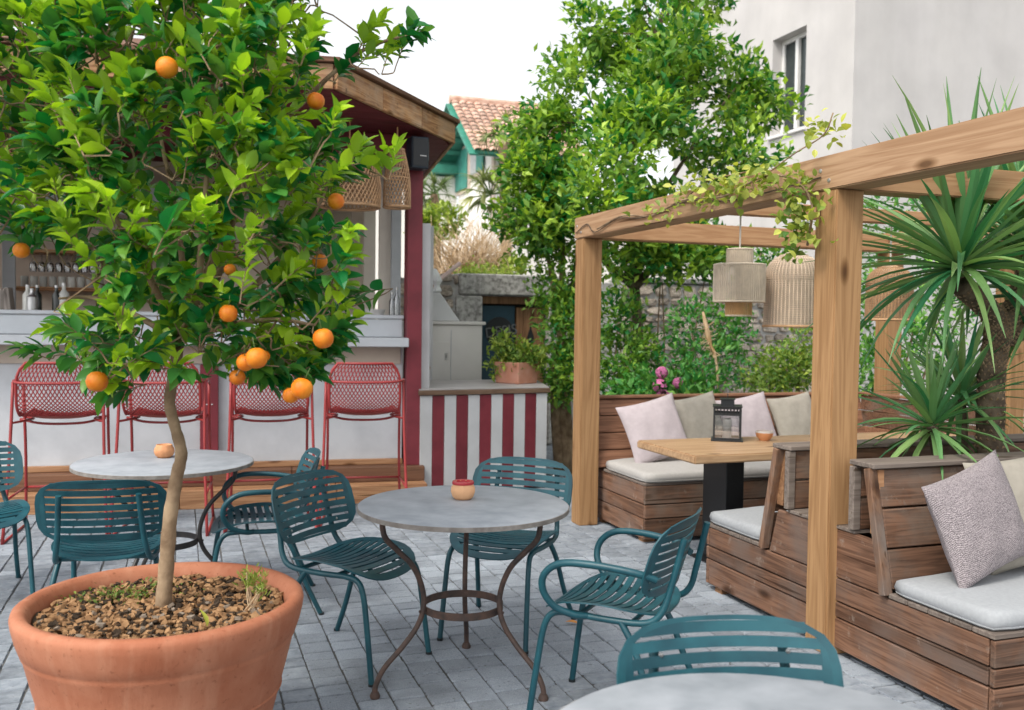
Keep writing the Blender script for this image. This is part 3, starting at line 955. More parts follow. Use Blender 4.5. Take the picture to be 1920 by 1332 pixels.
# back wall, side wall with its openings
MB().box(X0, .35, B(9.95), B(10.05), .25, 3.04).build('back_wall', 'beige', bar)
MB().box(X0, 1.0, B(10.3), B(10.36), .25, 3.04).build('outer_wall', 'beige', bar)
for px0, px1, by, m in ((682, 704, 9.6, 'beige_light'), (711, 734, 9.0, 'beige_light'), (734, 752, 8.9, 'grey_frame'), (660, 682, 9.8, 'beige')):
    a = at_bar(px0, 500, by).x; b = at_bar(px1, 500, by).x
    MB().box(a, b, B(by), B(by + .09), .25, 3.03).build('mullion', m, bar, bevel=.004)
MB().box(X0, X1 - .1, B(7.85), B(7.93), 2.88, 3.042).build('head_beam', 'burgundy', bar, bevel=.004)
# shelves
for (z, m) in ((2.11, 'shelf'), (1.76, 'shelf')):
    MB().box(-2.47, -.4, B(9.55), B(9.945), z - .03, z).build('shelf', m, bar, bevel=.003)
a = at_bar(10, 500, 9.55).x; b = at_bar(30, 500, 9.55).x
MB().box(a - .02, b, B(9.52), B(9.548), .25, 2.75).build('shelf_frame', 'grey_frame', bar, bevel=.003)
MB().box(b + .06, b + 1.6, B(9.52), B(9.548), 2.46, 2.75).build('shelf_frame', 'grey_frame', bar, bevel=.003)
MB().box(a - .7, a - .03, B(9.1), B(9.2), .25, 2.6).build('side_screen', 'white', bar, bevel=.004)
# roof: fascia, soffit, hips
EV = [(-4.4, 8.1), (-3.3, 6.75), (.36, 6.47), (1.47, 8.12), (1.55, 11.2), (-4.4, 11.2)]
EVL = [(x, B(y)) for x, y in EV]
APX = [(-1.9, B(8.9)), (-.9, B(8.9))]
sof = MB()
for i in range(24):
    pass
ymin, ymax = B(6.47), B(11.2)
nb = 22
def clip_x(y):
    xs = []
    n = len(EVL)
    for i in range(n):
        (xa, ya), (xb, yb) = EVL[i], EVL[(i + 1) % n]
        if (ya - y) * (yb - y) < 0:
            xs.append(xa + (xb - xa) * (y - ya) / (yb - ya))
    return (min(xs), max(xs)) if len(xs) >= 2 else None
for i in range(nb):
    ya = lerp(ymin, ymax, i / nb) + .003; yb = lerp(ymin, ymax, (i + 1) / nb) - .003
    A_, B_ = clip_x(ya), clip_x(yb)
    if not A_ or not B_:
        continue
    sb = MB()
    sb.prism([(A_[0] + .03, ya), (A_[1] - .03, ya), (B_[1] - .03, yb), (B_[0] + .03, yb)], 3.045, 3.065)
    sb.build('soffit_board', 'burgundy_wood', bar)
for i in range(4):
    (xa, ya), (xb, yb) = EVL[i], EVL[i + 1]
    n_seg = 3 if i in (1, 2) else 2
    for k in range(n_seg):
        t0, t1 = k / n_seg, (k + 1) / n_seg - .004
        p0 = Vector((lerp(xa, xb, t0), lerp(ya, yb, t0), 3.13)); p1 = Vector((lerp(xa, xb, t1), lerp(ya, yb, t1), 3.13))
        d = (p1 - p0)
        fo = MB(); fo.box(0, d.length, -.016, .016, -.085, .085)
        f_ = fo.build('fascia_board', 'fascia', bar, bevel=.004, loc=p0); f_.rotation_euler = (0, 0, math.atan2(d.y, d.x))
    d = Vector((xb - xa, yb - ya, 0))
    fo = MB(); fo.box(-.03, d.length + .03, -.05, .05, 0, .035)
    f_ = fo.build('eaves_trim', 'step_dark', bar, bevel=.004, loc=(xa, ya, 3.218)); f_.rotation_euler = (0, 0, math.atan2(d.y, d.x))
rf_ = MB()
E2 = [Vector((x, y, 3.24)) for x, y in EVL]
T0, T1 = Vector((*APX[0], 3.95)), Vector((*APX[1], 3.95))
rf_.add(E2 + [T0, T1], [(0, 1, 6), (1, 2, 7, 6), (2, 3, 7), (3, 4, 7), (4, 5, 6, 7), (5, 0, 6)])
rf_.build('roof', 'step_dark', bar)
MB().box(1.17, 1.24, B(8.02), B(11.2), 2.86, 3.03).build('side_beam', 'grey_frame', bar, bevel=.004)
# speaker on the post
spk = thing('speaker', 'small dark navy loudspeaker fixed to the burgundy bar post', 'speaker', bw(1.10, 7.73, 2.74), BAR_ROT + R(12))
MB().box(-.075, .075, -.07, .07, 0, .26).build('cabinet', 'navy', spk, bevel=.008)
MB().box(-.062, .062, -.075, -.071, .02, .24).build('grille', 'black', spk)
MB().box(-.004, .05, -.079, -.0755, .10, .106).build('badge', 'white_mark', spk)
MB().box(-.02, .02, .07, .12, .1, .16).build('bracket', 'black', spk)

# ------------------------------------------------------------------ woven hanging lamps in the bar
def lattice(prof, nd, turns, r, zlo, zhi, seg=14):
    m = MB()
    for s in (-1, 1):
        for k in range(nd):
            pts = []
            for i in range(seg + 1):
                t = i / seg
                a = 2 * PI * k / nd + s * turns * 2 * PI * t
                rr = prof(t) + (.003 * s)
                pts.append((rr * math.cos(a), rr * math.sin(a), lerp(zlo, zhi, t)))
            m.tube(pts, r, 4)
    return m
def woven_lamp(label, loc, r0, r1, h, m, nd=26, turns=.18, r=.004, top_z=3.04, rings=3, group=None):
    t = thing('woven_lamp', label, 'lamp', loc, 0, group)
    prof = lambda u: lerp(r0, r1, u) + .02 * math.sin(PI * u)
    w = lattice(prof, nd, turns, r, 0, h); w.build('weave', m, t, kind='stuff')
    for i in range(rings):
        u = i / (rings - 1)
        rg = MB(); rg.tube([(prof(u) * math.cos(a), prof(u) * math.sin(a), h * u) for a in np.linspace(0, 2 * PI, 28, endpoint=False)], .011 if i in (0, rings - 1) else .005, 6, True)
        rg.build('ring', m, t, smooth='all')
    MB().tube([(0, 0, h - .02), (0, 0, top_z - loc[2])], .006, 6).build('cord', 'rope_warm', t)
    MB().tube([(-r1 * .9, 0, h), (r1 * .9, 0, h)], .006, 6).build('cross_bar', m, t)
    return t
def blp(px, py, by):
    q = at_bar(px, py, by)
    return bw(q.x, q.y, q.z)
p = blp(655, 388, 7.45); woven_lamp('wide brown wicker lampshade hanging by the burgundy post', (p.x, p.y, p.z), .235, .20, .36, 'wicker', 46, .13, .0056, rings=2)
p = blp(744, 389, 7.55); woven_lamp('tall narrow tapered wicker lampshade under the speaker', (p.x, p.y, p.z), .105, .052, .46, 'wicker', 24, .3, .0046)
p = blp(20, 328, 7.5); woven_lamp('brown wicker lampshade at the left edge of the bar', (p.x, p.y, p.z), .25, .2, .22, 'wicker', 30, .16, .004)
p = blp(128, 330, 7.9); woven_lamp('pale wicker lampshade glimpsed behind the orange tree', (p.x, p.y, p.z), .22, .17, .40, 'wicker_pale', 28, .2, .004)

# ------------------------------------------------------------------ things on the bar shelves
gm = None
ORD = ['first', 'second', 'third', 'fourth', 'fifth', 'sixth', 'seventh', 'eighth', 'ninth']
for i in range(9):
    q = at_bar(46 + i * 17.6, 527, 9.7)
    p = bw(q.x, 9.7, 1.762)
    if gm is None:
        gl = MB(); gl.lathe([(.0, 0), (.03, 0), (.034, .01), (.036, .10), (.034, .10), (.03, .012), (0, .008)], 12)
        gm = gl.mesh('tumbler', 'bottle_pale', smooth=True)
    o = bpy.data.objects.new('tumbler', gm); C.objects.link(o); o.location = p
    tag(o, ORD[i] + ' pale tumbler from the left on the lower wooden bar shelf', 'glass', 'row of tumblers on the bar shelf')
wm = None
for i in range(9):
    q = at_bar(62 + i * 16, 470, 9.68)
    p = bw(q.x, 9.68, 2.08)
    if wm is None:
        gl = MB(); gl.lathe([(.033, 0), (.033, -.004), (.005, -.008), (.005, -.07), (.03, -.10), (.035, -.14), (.028, -.175), (.026, -.175), (.033, -.14), (.027, -.10), (0, -.08)], 12)
        wm = gl.mesh('wine_glass', 'glass_drink', smooth=True)
    o = bpy.data.objects.new('wine_glass', wm); C.objects.link(o); o.location = p
    tag(o, ORD[i] + ' wine glass from the left hanging under the upper bar shelf', 'glass', 'hanging wine glasses under the bar shelf')
def bottle(px, by, z, h, r, m, label, cat='bottle', name='bottle'):
    q = at_bar(px, 560, by)
    t = thing(name, label, cat, bw(q.x, by, z), BAR_ROT)
    MB().lathe([(0, 0), (r, 0), (r, h * .62), (r * .4, h * .78), (r * .36, h), (0, h)], 14).build('body', m, t, smooth=True)
    MB().lathe([(r * .42, h * .93), (r * .42, h * 1.03), (0, h * 1.03)], 10).build('cap', 'steel', t, smooth=True)
bottle(52, 8.4, 1.537, .20, .04, 'bottle_pale', 'pale jar nearest the shelf frame on the bar top', 'jar', 'jar')
bottle(60, 8.35, 1.537, .17, .04, 'steel', 'steel shaker beside the pale jar on the bar top', 'shaker', 'shaker')
bottle(70, 8.45, 1.537, .20, .035, 'bottle_dark', 'dark bottle behind the leaves on the left bar top')
bottle(106, 8.4, 1.537, .2, .035, 'bottle_dark', 'dark bottle among the leaves, right of the steel shaker')
bottle(120, 8.4, 1.537, .22, .04, 'bottle_pale', 'pale bottle right of the dark bottle among leaves')
bottle(735, 8.35, 1.537, .20, .025, 'glass_drink', 'clear bottle near the burgundy post on the bar top')
bottle(744, 8.3, 1.537, .24, .026, 'glass_drink', 'taller clear bottle nearest the burgundy post on bar top')
for i, (px, hh) in enumerate(((3, .17), (9, .16), (14, .17), (20, .18))):
    q = at_bar(px, 570, 8.45)
    o = MB().box(-.018, .018, -.07, .07, 0, hh).build('book', 'book', bevel=.003)
    o.location = bw(q.x, 8.45, 1.537); o.rotation_euler = (0, R(0 if i < 3 else -6), BAR_ROT)
    tag(o, ['leftmost upright book on the left end of the bar top', 'second upright book from the left on the bar top', 'third upright book from the left on the bar top', 'tilted book at the right of the small book row'][i], 'book', 'books on the bar top')
rk = thing('plate_rack', 'small wire rack of dark plates on the bar top', 'rack', bw(at_bar(630, 575, 8.35).x, 8.35, 1.537), BAR_ROT)
for k in range(7):
    MB().box(-.09 + k * .03, -.084 + k * .03, -.06, .06, .012, .13).build('plate', 'bottle_pale' if k % 2 else 'black', rk)
MB().box(-.11, .11, -.07, .07, 0, .01).build('base', 'black', rk)
kt = thing('white_ware', 'low white tray on the bar top before the pale window frame', 'tray', bw(at_bar(702, 580, 8.4).x, 8.4, 1.537), BAR_ROT)
MB().lathe([(0, 0), (.085, 0), (.10, .05), (.09, .05), (.08, .012), (0, .012)], 20).build('tray', 'bowl_rim', kt, smooth=True)

# ------------------------------------------------------------------ striped counter
SC = Vector((1.90, 7.67, 0)); SR = R(5.0)
sc = thing('striped_counter', 'low counter with burgundy and white striped front beside the bar post', 'counter', SC, SR)
W_ = 1.20 / 11
for i in range(11):
    MB().box(i * W_ + .0015, (i + 1) * W_ - .0015, 0, .03, .02, .855).build('stripe_board', 'burgundy' if i % 2 else 'white', sc, bevel=.002)
tp = MB(); tp.prism([(-.02, -.02), (1.22, -.02), (1.58, 1.02), (.2, 1.14)], .86, .90); tp.build('counter_edge', 'counter_edge', sc, bevel=.004)
tp = MB(); tp.prism([(-.015, -.012), (1.21, -.012), (1.57, 1.01), (.2, 1.13)], .903, .912); tp.build('counter_top', 'counter_top', sc)
sp = MB(); sp.prism([(1.17, .033), (1.20, .033), (1.55, 1.0), (1.52, 1.0)], .02, .856); sp.build('side_panel', 'white', sc)
# cabinet behind it
cb = thing('white_cabinet', 'off-white cupboard with a flush door and key lock behind the striped counter', 'cabinet', (1.75, 9.05, 0), 0)
MB().box(0, 1.13, 0, .45, 0, 1.45).build('body', 'cabinet', cb, bevel=.004)
MB().box(-.02, 1.16, -.03, .48, 1.453, 1.485).build('top', 'cabinet', cb, bevel=.006)
d_ = MB(); d_.box(.50, .785, -.012, -.002, .2, 1.28); dd = d_.build('door', 'cabinet', cb, bevel=.003)
MB().box(.735, .765, -.018, -.0125, 1.10, 1.17).build('key_plate', 'steel', dd, bevel=.003)
MB().box(.747, .753, -.021, -.0185, 1.12, 1.145).build('key_hole', 'black', dd)
MB().box(.80, .806, -.006, -.001, .1, 1.40).build('panel_joint', 'grey_frame', cb)
kn = thing('brass_handle', 'small brass handle on the pale board beside the burgundy post', 'handle', (0, 0, 0))
q = at_y(800, 690, 8.9)
kn.location = q
MB().lathe([(0, 0), (.035, 0), (.03, .03), (.012, .06), (0, .065)], 12).build('knob', 'brass', kn, smooth=True).rotation_euler = (R(90), 0, 0)
MB().box(-.03, -.012, -.02, 0, -.06, .05).build('plate', 'steel', kn, bevel=.003)
brd = MB(); q0 = at_y(788, 690, 8.95); q1 = at_y(806, 690, 8.95)
brd.box(q0.x - .05, q1.x + .02, 8.92, 8.98, 0, 2.42)
tag(brd.build('pale_board', 'white', bevel=.003), 'tall pale upright board between the burgundy post and the cupboard', 'board')
# white sloping hood with wrapped neck on the cabinet
hd = thing('white_hood', 'white sloping metal hood with a crumpled wrapped neck on the cupboard', 'hood', (1.95, 9.2, 1.487))
hp = MB(); hp.prism([(.38, 0), (.71, 0), (.50, .285), (.40, .285)], 0, .28, Matrix(((1, 0, 0, 0), (0, 0, 1, -.1), (0, 1, 0, 0), (0, 0, 0, 1))))
hp.build('hood', 'white', hd, bevel=.008)
cr = MB(); cr.lathe([(.05, .285), (.085, .30), (.075, .36), (.09, .41), (.08, .47), (.05, .52), (.02, .53), (0, .53)], 14, (.455, .04, 0))
rr = random.Random(5)
cr.v = [(x + rr.uniform(-.012, .012), y + rr.uniform(-.012, .012), z + rr.uniform(-.008, .008)) for x, y, z in cr.v]
cr.build('wrapped_neck', 'foil', hd)
MB().tube([(.50, .04, .40), (.745, .04, .60)], .022, 8).build('arm', 'rod', hd, smooth=True)
MB().tube([(.44, .0, .33), (.375, -.06, .45)], .03, 8).build('wooden_peg', 'step', hd, smooth=True)
# terracotta planter on the striped counter
pc = at_z(978, 721, .913)
pl = thing('square_planter', 'square terracotta planter standing on the striped counter', 'planter', (pc.x + .02, pc.y + .20, .913), R(30))
s = .155
b = MB()
o_ = [(-s, -s), (s, -s), (s, s), (-s, s)]; k2 = .90
def ring4(r, z):
    return [(x * r, y * r, z) for x, y in o_]
b.v = ring4(k2, 0) + ring4(1, .20) + ring4(.9, .20) + ring4(.88, .16)
b.f = [(3, 2, 1, 0)] + [(i + 4 * j, (i + 1) % 4 + 4 * j, (i + 1) % 4 + 4 * j + 4, i + 4 * j + 4) for j in range(3) for i in range(4)] + [(12, 13, 14, 15)]
b.build('pot', 'terracotta_pale', pl, bevel=.006)
MB().box(-s * .86, s * .86, -s * .86, s * .86, .161, .168).build('soil', 'soil', pl)
# ------------------------------------------------------------------ teal cafe chairs
def superw(y, b, a, n):
    return a * max(0.0, 1 - abs(y / b) ** n) ** (1 / n)
def seat_z(x, y):
    z = .452 + .030 * (x / .225) ** 2 * (1 - .5 * max(0, y / .22))
    if y > .08:
        z -= .040 * ((y - .08) / .14) ** 2
    if y < -.05:
        z -= .012 * ((-.05 - y) / .17)
    return z
def back_pt(x, h):
    u = h / .29
    y = -.225 + .055 * (x / .27) ** 2 - .085 * u
    return Vector((x, y, .515 + h * .97))
def make_chair(arm, label):
    t = thing('cafe_chair', label, 'chair')
    SA, SB, SN = .240, .236, 3.2
    # seat: rim sheet and slats across
    ring = [2 * PI * k / 44 for k in range(45)]
    def op(a, k):
        c, s = math.cos(a), math.sin(a)
        r = 1 / ((abs(c / SA) ** SN + abs(s / SB) ** SN) ** (1 / SN))
        x, y = r * c * k, r * s * k
        return Vector((x, y, seat_z(x, y)))
    rim = MB(); rim.slab([op(a, 1.0) for a in ring], [op(a, .86) for a in ring], .006, (0, 0, 1))
    rim.build('seat_rim', 'teal', t, smooth=True)
    ns = 11
    for k in range(ns):
        y = lerp(-.19, .19, k / (ns - 1))
        w = superw(y, SB * .9, SA * .9, SN)
        xs = np.linspace(-w, w, 11)
        bow = lambda x: y - .012 * (1 - (x / SA) ** 2)
        hwid = .0132
        sl = MB(); sl.slab([(x, bow(x) - hwid, seat_z(x, bow(x) - hwid)) for x in xs], [(x, bow(x) + hwid, seat_z(x, bow(x) + hwid)) for x in xs], .005, (0, 0, 1))
        sl.build('seat_slat', 'teal', t, smooth=True)
    for s in (-.085, .085):
        ys = np.linspace(-.19, .19, 8)
        MB().slab([(s - .012, y, seat_z(s, y) - .007) for y in ys], [(s + .012, y, seat_z(s, y) - .007) for y in ys], .004, (0, 0, 1)).build('seat_stay', 'teal', t, smooth=True)
    # back: rim sheet and slats
    def bp(a, k):
        c, s = math.cos(a), math.sin(a)
        n = 3.6
        r = 1 / ((abs(c / .27) ** n + abs(s / .147) ** n) ** (1 / n))
        return back_pt(r * c * k, .147 + r * s * k)
    br = MB(); br.slab([bp(a, 1.0) for a in ring], [bp(a, .925) for a in ring], .006, (0, 1, 0))
    br.build('back_rim', 'teal', t, smooth=True)
    nb_ = 8
    for k in range(nb_):
        h = lerp(.025, .269, k / (nb_ - 1))
        w = superw(h - .147, .142, .262, 3.6) * (.97 if k in (0, nb_ - 1) else .95)
        hh = .0126
        xs = np.linspace(-w, w, 13)
        sl = MB(); sl.slab([back_pt(x, h - hh) for x in xs], [back_pt(x, h + hh) for x in xs], .005, (0, 1, 0))
        sl.build('back_slat', 'teal', t, smooth=True)
    for s in (-1, 1):
        # end plates that close the slots, screws
        xs = [s * .228, s * .245, s * .26]
        ep = MB(); ep.slab([back_pt(x, .147 - superw(x, .27, .138, 3.6) * .85) for x in xs], [back_pt(x, .147 + superw(x, .27, .138, 3.6) * .85) for x in xs], .0055, (0, 1, 0))
        ep.build('back_end_plate', 'teal', t, smooth=True)
        for h in (.06, .215):
            p = back_pt(s * .155, h)
            sc_ = MB(); sc_.lathe([(.006, 0), (.005, .004), (0, .005)], 8)
            so = sc_.build('screw', 'steel', t, smooth=True, loc=p + Vector((0, .003, 0))); so.rotation_euler = (R(-90), 0, 0)
        # front leg running into the seat rail and the back upright
        pf = curve([(s * .215, .255, 0), (s * .208, .225, .22), (s * .203, .20, .365), (s * .198, .165, .418), (s * .195, .10, .428)], 5)
        MB().tube(pf, .0125, 10).build('leg', 'teal', t, smooth=True)
        pr = curve([(s * .195, .10, .428), (s * .20, -.05, .425), (s * .195, -.19, .432), (s * .185, -.245, .475), (s * .172, -.272, .56), (s * .158, -.315, .74)], 5)
        MB().tube(pr, .0125, 10).build('seat_rail', 'teal', t, smooth=True)
        MB().tube(curve([(s * .20, -.10, .424), (s * .215, -.16, .33), (s * .235, -.225, .16), (s * .262, -.30, 0)], 4), .0125, 10).build('leg', 'teal', t, smooth=True)
        for (fx, fy) in ((.215, .255), (.262, -.30)):
            MB().tube([(s * fx, fy, 0), (s * fx, fy, .012)], .0145, 10).build('glide', 'black', t)
        if arm:
            pa = curve([(s * .225, -.235, .60), (s * .262, -.17, .625), (s * .285, -.02, .64), (s * .29, .10, .632), (s * .288, .165, .585), (s * .275, .175, .52), (s * .255, .135, .46), (s * .225, .07, .432), (s * .198, .03, .427)], 5)
            MB().tube(pa, .0135, 10).build('armrest', 'teal', t, smooth=True)
    MB().tube([(-.195, .06, .428), (.195, .06, .428)], .010, 8).build('cross_bar', 'teal', t, smooth=True)
    MB().tube([(-.196, -.14, .428), (.196, -.14, .428)], .010, 8).build('cross_bar', 'teal', t, smooth=True)
    return t
def place(t, x, y, fx, fy):
    t.location = (x, y, 0)
    t.rotation_euler = (0, 0, math.atan2(fy, fx) - PI / 2)
GC = 'teal metal cafe chairs on the terrace'
side = make_chair(False, ''); armc = make_chair(True, '')
E_ = at(-45, 900, 4.9)
spots = [
    (side, .715, 4.06, .68, -.733, 'armless teal slatted chair left of the centre table, turned towards it'),
    (side, 1.47, 4.23, -.66, -.75, 'armless teal chair behind the centre table, in front of the striped counter'),
    (armc, 1.56, 3.20, -.70, .714, 'teal armchair with looped arms at the right of the centre table'),
    (side, 1.150, 1.62, -.22, -.975, 'teal chair seen behind the nearest table at the bottom edge'),
    (side, -.30, 4.60, .10, .995, 'teal chair seen from behind, just beyond the big terracotta pot'),
    (armc, .38, 5.00, -1.0, .05, 'teal armchair at the right of the far left table'),
    (side, E_[0], E_[1], .35, -.94, 'teal chair cut off by the left edge of the picture'),
]
used = set()
for src, x, y, fx, fy, lab in spots:
    c = copy_tree(src) if id(src) in used else src
    used.add(id(src))
    c['label'] = lab; c['group'] = GC
    place(c, x, y, fx, fy)

# ------------------------------------------------------------------ round bistro tables
def make_table(x, y, label, R_=.435, rot=0, iron='iron'):
    t = thing('bistro_table', label, 'table', (x, y, 0), rot, 'round grey bistro tables')
    top = MB(); top.lathe([(0, .718), (R_ - .006, .718), (R_ - .002, .722), (R_ - .002, .738), (R_ - .008, .7425), (0, .7425)], 72)
    top.build('table_top', 'stone_top', t, smooth=True)
    MB().lathe([(R_ - .0015, .719), (R_ + .001, .720), (R_ + .001, .737), (R_ - .0015, .738)], 72).build('edge_band', 'stone_edge', t, smooth=True)
    for k in range(3):
        a = R(90 + 120 * k)
        prof = [(.385, 0), (.382, .05), (.345, .115), (.27, .185), (.205, .26), (.178, .335), (.185, .415), (.225, .505), (.290, .575), (.343, .630), (.358, .675), (.36, .716)]
        pts = curve([(r * math.cos(a), r * math.sin(a), z) for r, z in prof], 4)
        MB().tube(pts, .0115, 8).build('leg', iron, t, smooth=True)
        MB().lathe([(0, 0), (.019, 0), (.021, .01), (.015, .024), (0, .026)], 12, (.385 * math.cos(a), .385 * math.sin(a), 0)).build('foot', iron, t, smooth=True)
        MB().tube([(.16 * math.cos(a), .16 * math.sin(a), .318), (.197 * math.cos(a), .197 * math.sin(a), .318)], .006, 6).build('rivet', iron, t, smooth=True)
    ring = MB(); ring.lathe([(.162, .303), (.168, .303), (.168, .333), (.162, .333), (.162, .303)], 40); ring.build('ring', iron, t, smooth=True)
    ap = MB(); ap.lathe([(.30, .705), (.306, .705), (.306, .7175), (.30, .7175), (.30, .705)], 40); ap.build('apron_ring', iron, t, smooth=True)
    return t
make_table(1.10, 3.68, 'round grey table in the middle with a red rimmed clay pot on it', rot=R(-19.5))
make_table(-.085, 5.19, 'round grey table at the far left behind the orange tree trunk', .45, R(20), 'iron_dark')
make_table(.965, 1.325, 'nearest round grey table, cut off by the bottom edge', .435, R(10))
def clay_pot(loc, label, r, h, band):
    t = thing('candle_pot', label, 'candle holder', loc)
    nfl = 10
    p = [(0, 0), (.62, 0), (.86, .16), (1.0, .45), (.97, .68), (.80, .88), (.78, 1.0), (.70, 1.0), (.70, .85), (.8, .6), (.5, .25), (0, .22)]
    b = MB(); b.lathe([(a * r, z * h) for a, z in p], 40)
    b.v = [(x * (1 + .018 * math.cos(nfl * math.atan2(y, x))), y * (1 + .018 * math.cos(nfl * math.atan2(y, x))), z) for x, y, z in b.v]
    b.build('pot', 'clay_peach' if band else 'clay_bowl', t, smooth='all')
    if band:
        MB().lathe([(r * .88, h * .86), (r * .90, h * .93), (r * .86, h * 1.03), (r * .70, h * 1.03), (r * .68, h * .9)], 40).build('rim', 'glaze_red', t, smooth=True)
    MB().lathe([(0, h * .26), (r * .45, h * .26), (r * .45, h * .6), (0, h * .6)], 18).build('candle', 'glaze_red' if band else 'wax', t, smooth=True)
p = at_z(868, 936, .7425)
clay_pot((p.x, p.y, .7425), 'peach clay candle pot with a red glazed rim on the centre table', .052, .075, True)
p = at_z(308, 858, .7425)
clay_pot((p.x, p.y, .7425), 'small orange clay candle pot on the far left table', .052, .07, False)

# ------------------------------------------------------------------ red bar stools
def make_stool(label):
    t = thing('bar_stool', label, 'bar stool')
    # shell: seat curving into the back, local +y faces the bar
    def shell(u, v):            # u across -1..1, v 0 (seat front) .. 1 (back top)
        prof = curve([(0, .20, .80), (0, .05, .79), (0, -.10, .80), (0, -.19, .85), (0, -.235, .96), (0, -.27, 1.18)], 8)
        s_ = v * (len(prof) - 1); i = min(int(s_), len(prof) - 2)
        p = prof[i].lerp(prof[i + 1], s_ - i)
        w = .232 + .02 * min(1, max(0, (v - .4) / .3))
        if v > .86:
            k = (v - .86) / .14
            w *= math.sqrt(max(0, 1 - (k * .72) ** 2.6)) 
        if v < .1:
            w *= .93 + .7 * v
        x = u * w
        up = .03 * abs(u) ** 2.5 if v < .5 else 0
        fwd = .055 * abs(u) ** 2.2 * max(0, (v - .45) / .55)
        return Vector((x, p.y + fwd, p.z + up))
    fr = MB()
    edge = [shell(-1, v) for v in np.linspace(0, 1, 26)] + [shell(u, 1) for u in np.linspace(-.8, .8, 9)] + [shell(1, v) for v in np.linspace(1, 0, 26)] + [shell(u, 0) for u in np.linspace(.8, -.8, 9)]
    fr.tube(edge, .010, 6, True); fr.build('shell_frame', 'red', t, smooth='all')
    me_ = MB()
    nd = 20
    for s in (-1, 1):
        for k in range(-nd, nd + 1):
            pts = []
            for i in range(33):
                v = i / 32
                u = k / nd * 2.1 + s * (v * 2.05 - 1.02)
                if -1 <= u <= 1:
                    pts.append(shell(u, v))
            if len(pts) > 2:
                me_.tube(pts, .0042, 4)
    me_.build('mesh_shell', 'red', t, kind='stuff')
    sp_ = MB()
    us = np.linspace(-.97, .97, 9); vs_ = np.linspace(.02, .52, 10)
    for i in range(9):
        sp_.slab([shell(u, vs_[i]) - Vector((0, 0, .004)) for u in us], [shell(u, vs_[i + 1]) - Vector((0, 0, .004)) for u in us], .003, (0, 0, 1))
    sp_.build('seat_pad', 'red', t, smooth=True)
    # arm rail round the back
    ra = curve([(-.27, .13, 1.02), (-.285, .0, 1.05), (-.275, -.16, 1.055), (-.20, -.285, 1.05), (0, -.315, 1.048), (.20, -.285, 1.05), (.275, -.16, 1.055), (.285, .0, 1.05), (.27, .13, 1.02)], 5)
    MB().tube(ra, .009, 8).build('arm_rail', 'red', t, smooth='all')
    for s in (-1, 1):
        MB().tube(curve([(s * .315, -.32, 0), (s * .29, -.24, .5), (s * .276, -.165, 1.05)], 4), .0105, 8).build('leg', 'red', t, smooth='all')
        MB().tube(curve([(s * .285, .27, 0), (s * .27, .20, .5), (s * .27, .13, 1.02)], 4), .0105, 8).build('leg', 'red', t, smooth='all')
        MB().tube(curve([(s * .282, -.20, .78), (s * .22, -.1, .785), (s * .2, .1, .78), (s * .272, .18, .78)], 4), .008, 8).build('seat_bracket', 'red', t, smooth='all')
        MB().tube([(s * .303, -.28, .28), (s * .277, .232, .28)], .008, 8).build('side_stretcher', 'red', t, smooth='all')
        MB().tube([(s * .315, -.32, .008), (s * .285, .27, .008)], .009, 8).build('floor_runner', 'red', t, smooth='all')
    MB().tube([(-.277, .232, .28), (.277, .232, .28)], .009, 8).build('foot_rest', 'red', t, smooth='all')
    sc2 = MB(); sc2.tube(curve([(-.27, .02, .785), (-.12, -.02, .755), (.12, -.02, .755), (.27, .02, .785)], 5), .009, 8); sc2.build('under_bar', 'red', t, smooth='all')
    return t
st = make_stool('')
GS = 'red mesh bar stools along the bar'
for i, (px, lab) in enumerate(((685, 'red mesh bar stool nearest the burgundy corner post'), (508, 'red mesh bar stool second from the burgundy corner post'), (310, 'red mesh bar stool behind the orange tree trunk'), (113, 'leftmost red mesh bar stool, half behind hanging leaves'))):
    q = at_bar(px, 735, 6.9)
    c = st if i == 0 else copy_tree(st)
    c['label'] = lab; c['group'] = GS
    c.location = bw(q.x, 6.98, 0); c.rotation_euler = (0, 0, BAR_ROT + R((-4, 2, -3, 3)[i]))
# ------------------------------------------------------------------ pergola
BZ0, BZ1 = 2.11, 2.265
pg = thing('pergola', 'honey coloured timber pergola over the bench corner', 'pergola', (2.75, 3.46, 0))
def P_(x0, x1, y0, y1, z0, z1, name, m):
    return MB().box(x0 - 2.75, x1 - 2.75, y0 - 3.46, y1 - 3.46, z0, z1).build(name, m, pg, bevel=.006, seg=2)
for (x, y) in ((2.75, 3.46), (2.75, 6.24), (2.75, .95), (5.50, 6.24), (5.50, 5.02), (5.50, 3.46)):
    P_(x, x + .15, y, y + .15, 0, BZ0 - .002, 'post', 'pine_z')
P_(2.745, 2.905, .8, 6.40, BZ0, BZ1, 'front_beam', 'pine_y')
P_(5.50, 5.65, 3.3, 6.40, BZ0, BZ1, 'back_beam', 'pine_y')
P_(2.907, 5.498, 6.25, 6.38, BZ0, BZ1 - .01, 'cross_beam', 'pine_x')
P_(2.907, 5.498, 3.47, 3.60, BZ0, BZ1 - .01, 'cross_beam', 'pine_x')
MB().box(.0, 2.75, 1.42, 1.50, BZ0 + .05, BZ1 - .02).build('lamp_batten', 'pine_x', pg, bevel=.004, loc=(.157, 0, 0)).scale = (.942, 1, 1)
# bolt heads at the joints
for (x_, y_, z_) in ((-.003, .05, 2.15), (-.003, .11, 2.20), (-.003, 2.82, 2.15), (-.003, 2.89, 2.20)):
    bo_ = MB().lathe([(0, 0), (.011, 0), (.009, .006), (0, .007)], 8).build('bolt', 'steel', pg, smooth=True, loc=(x_, y_, z_)); bo_.rotation_euler = (0, R(-90), 0)
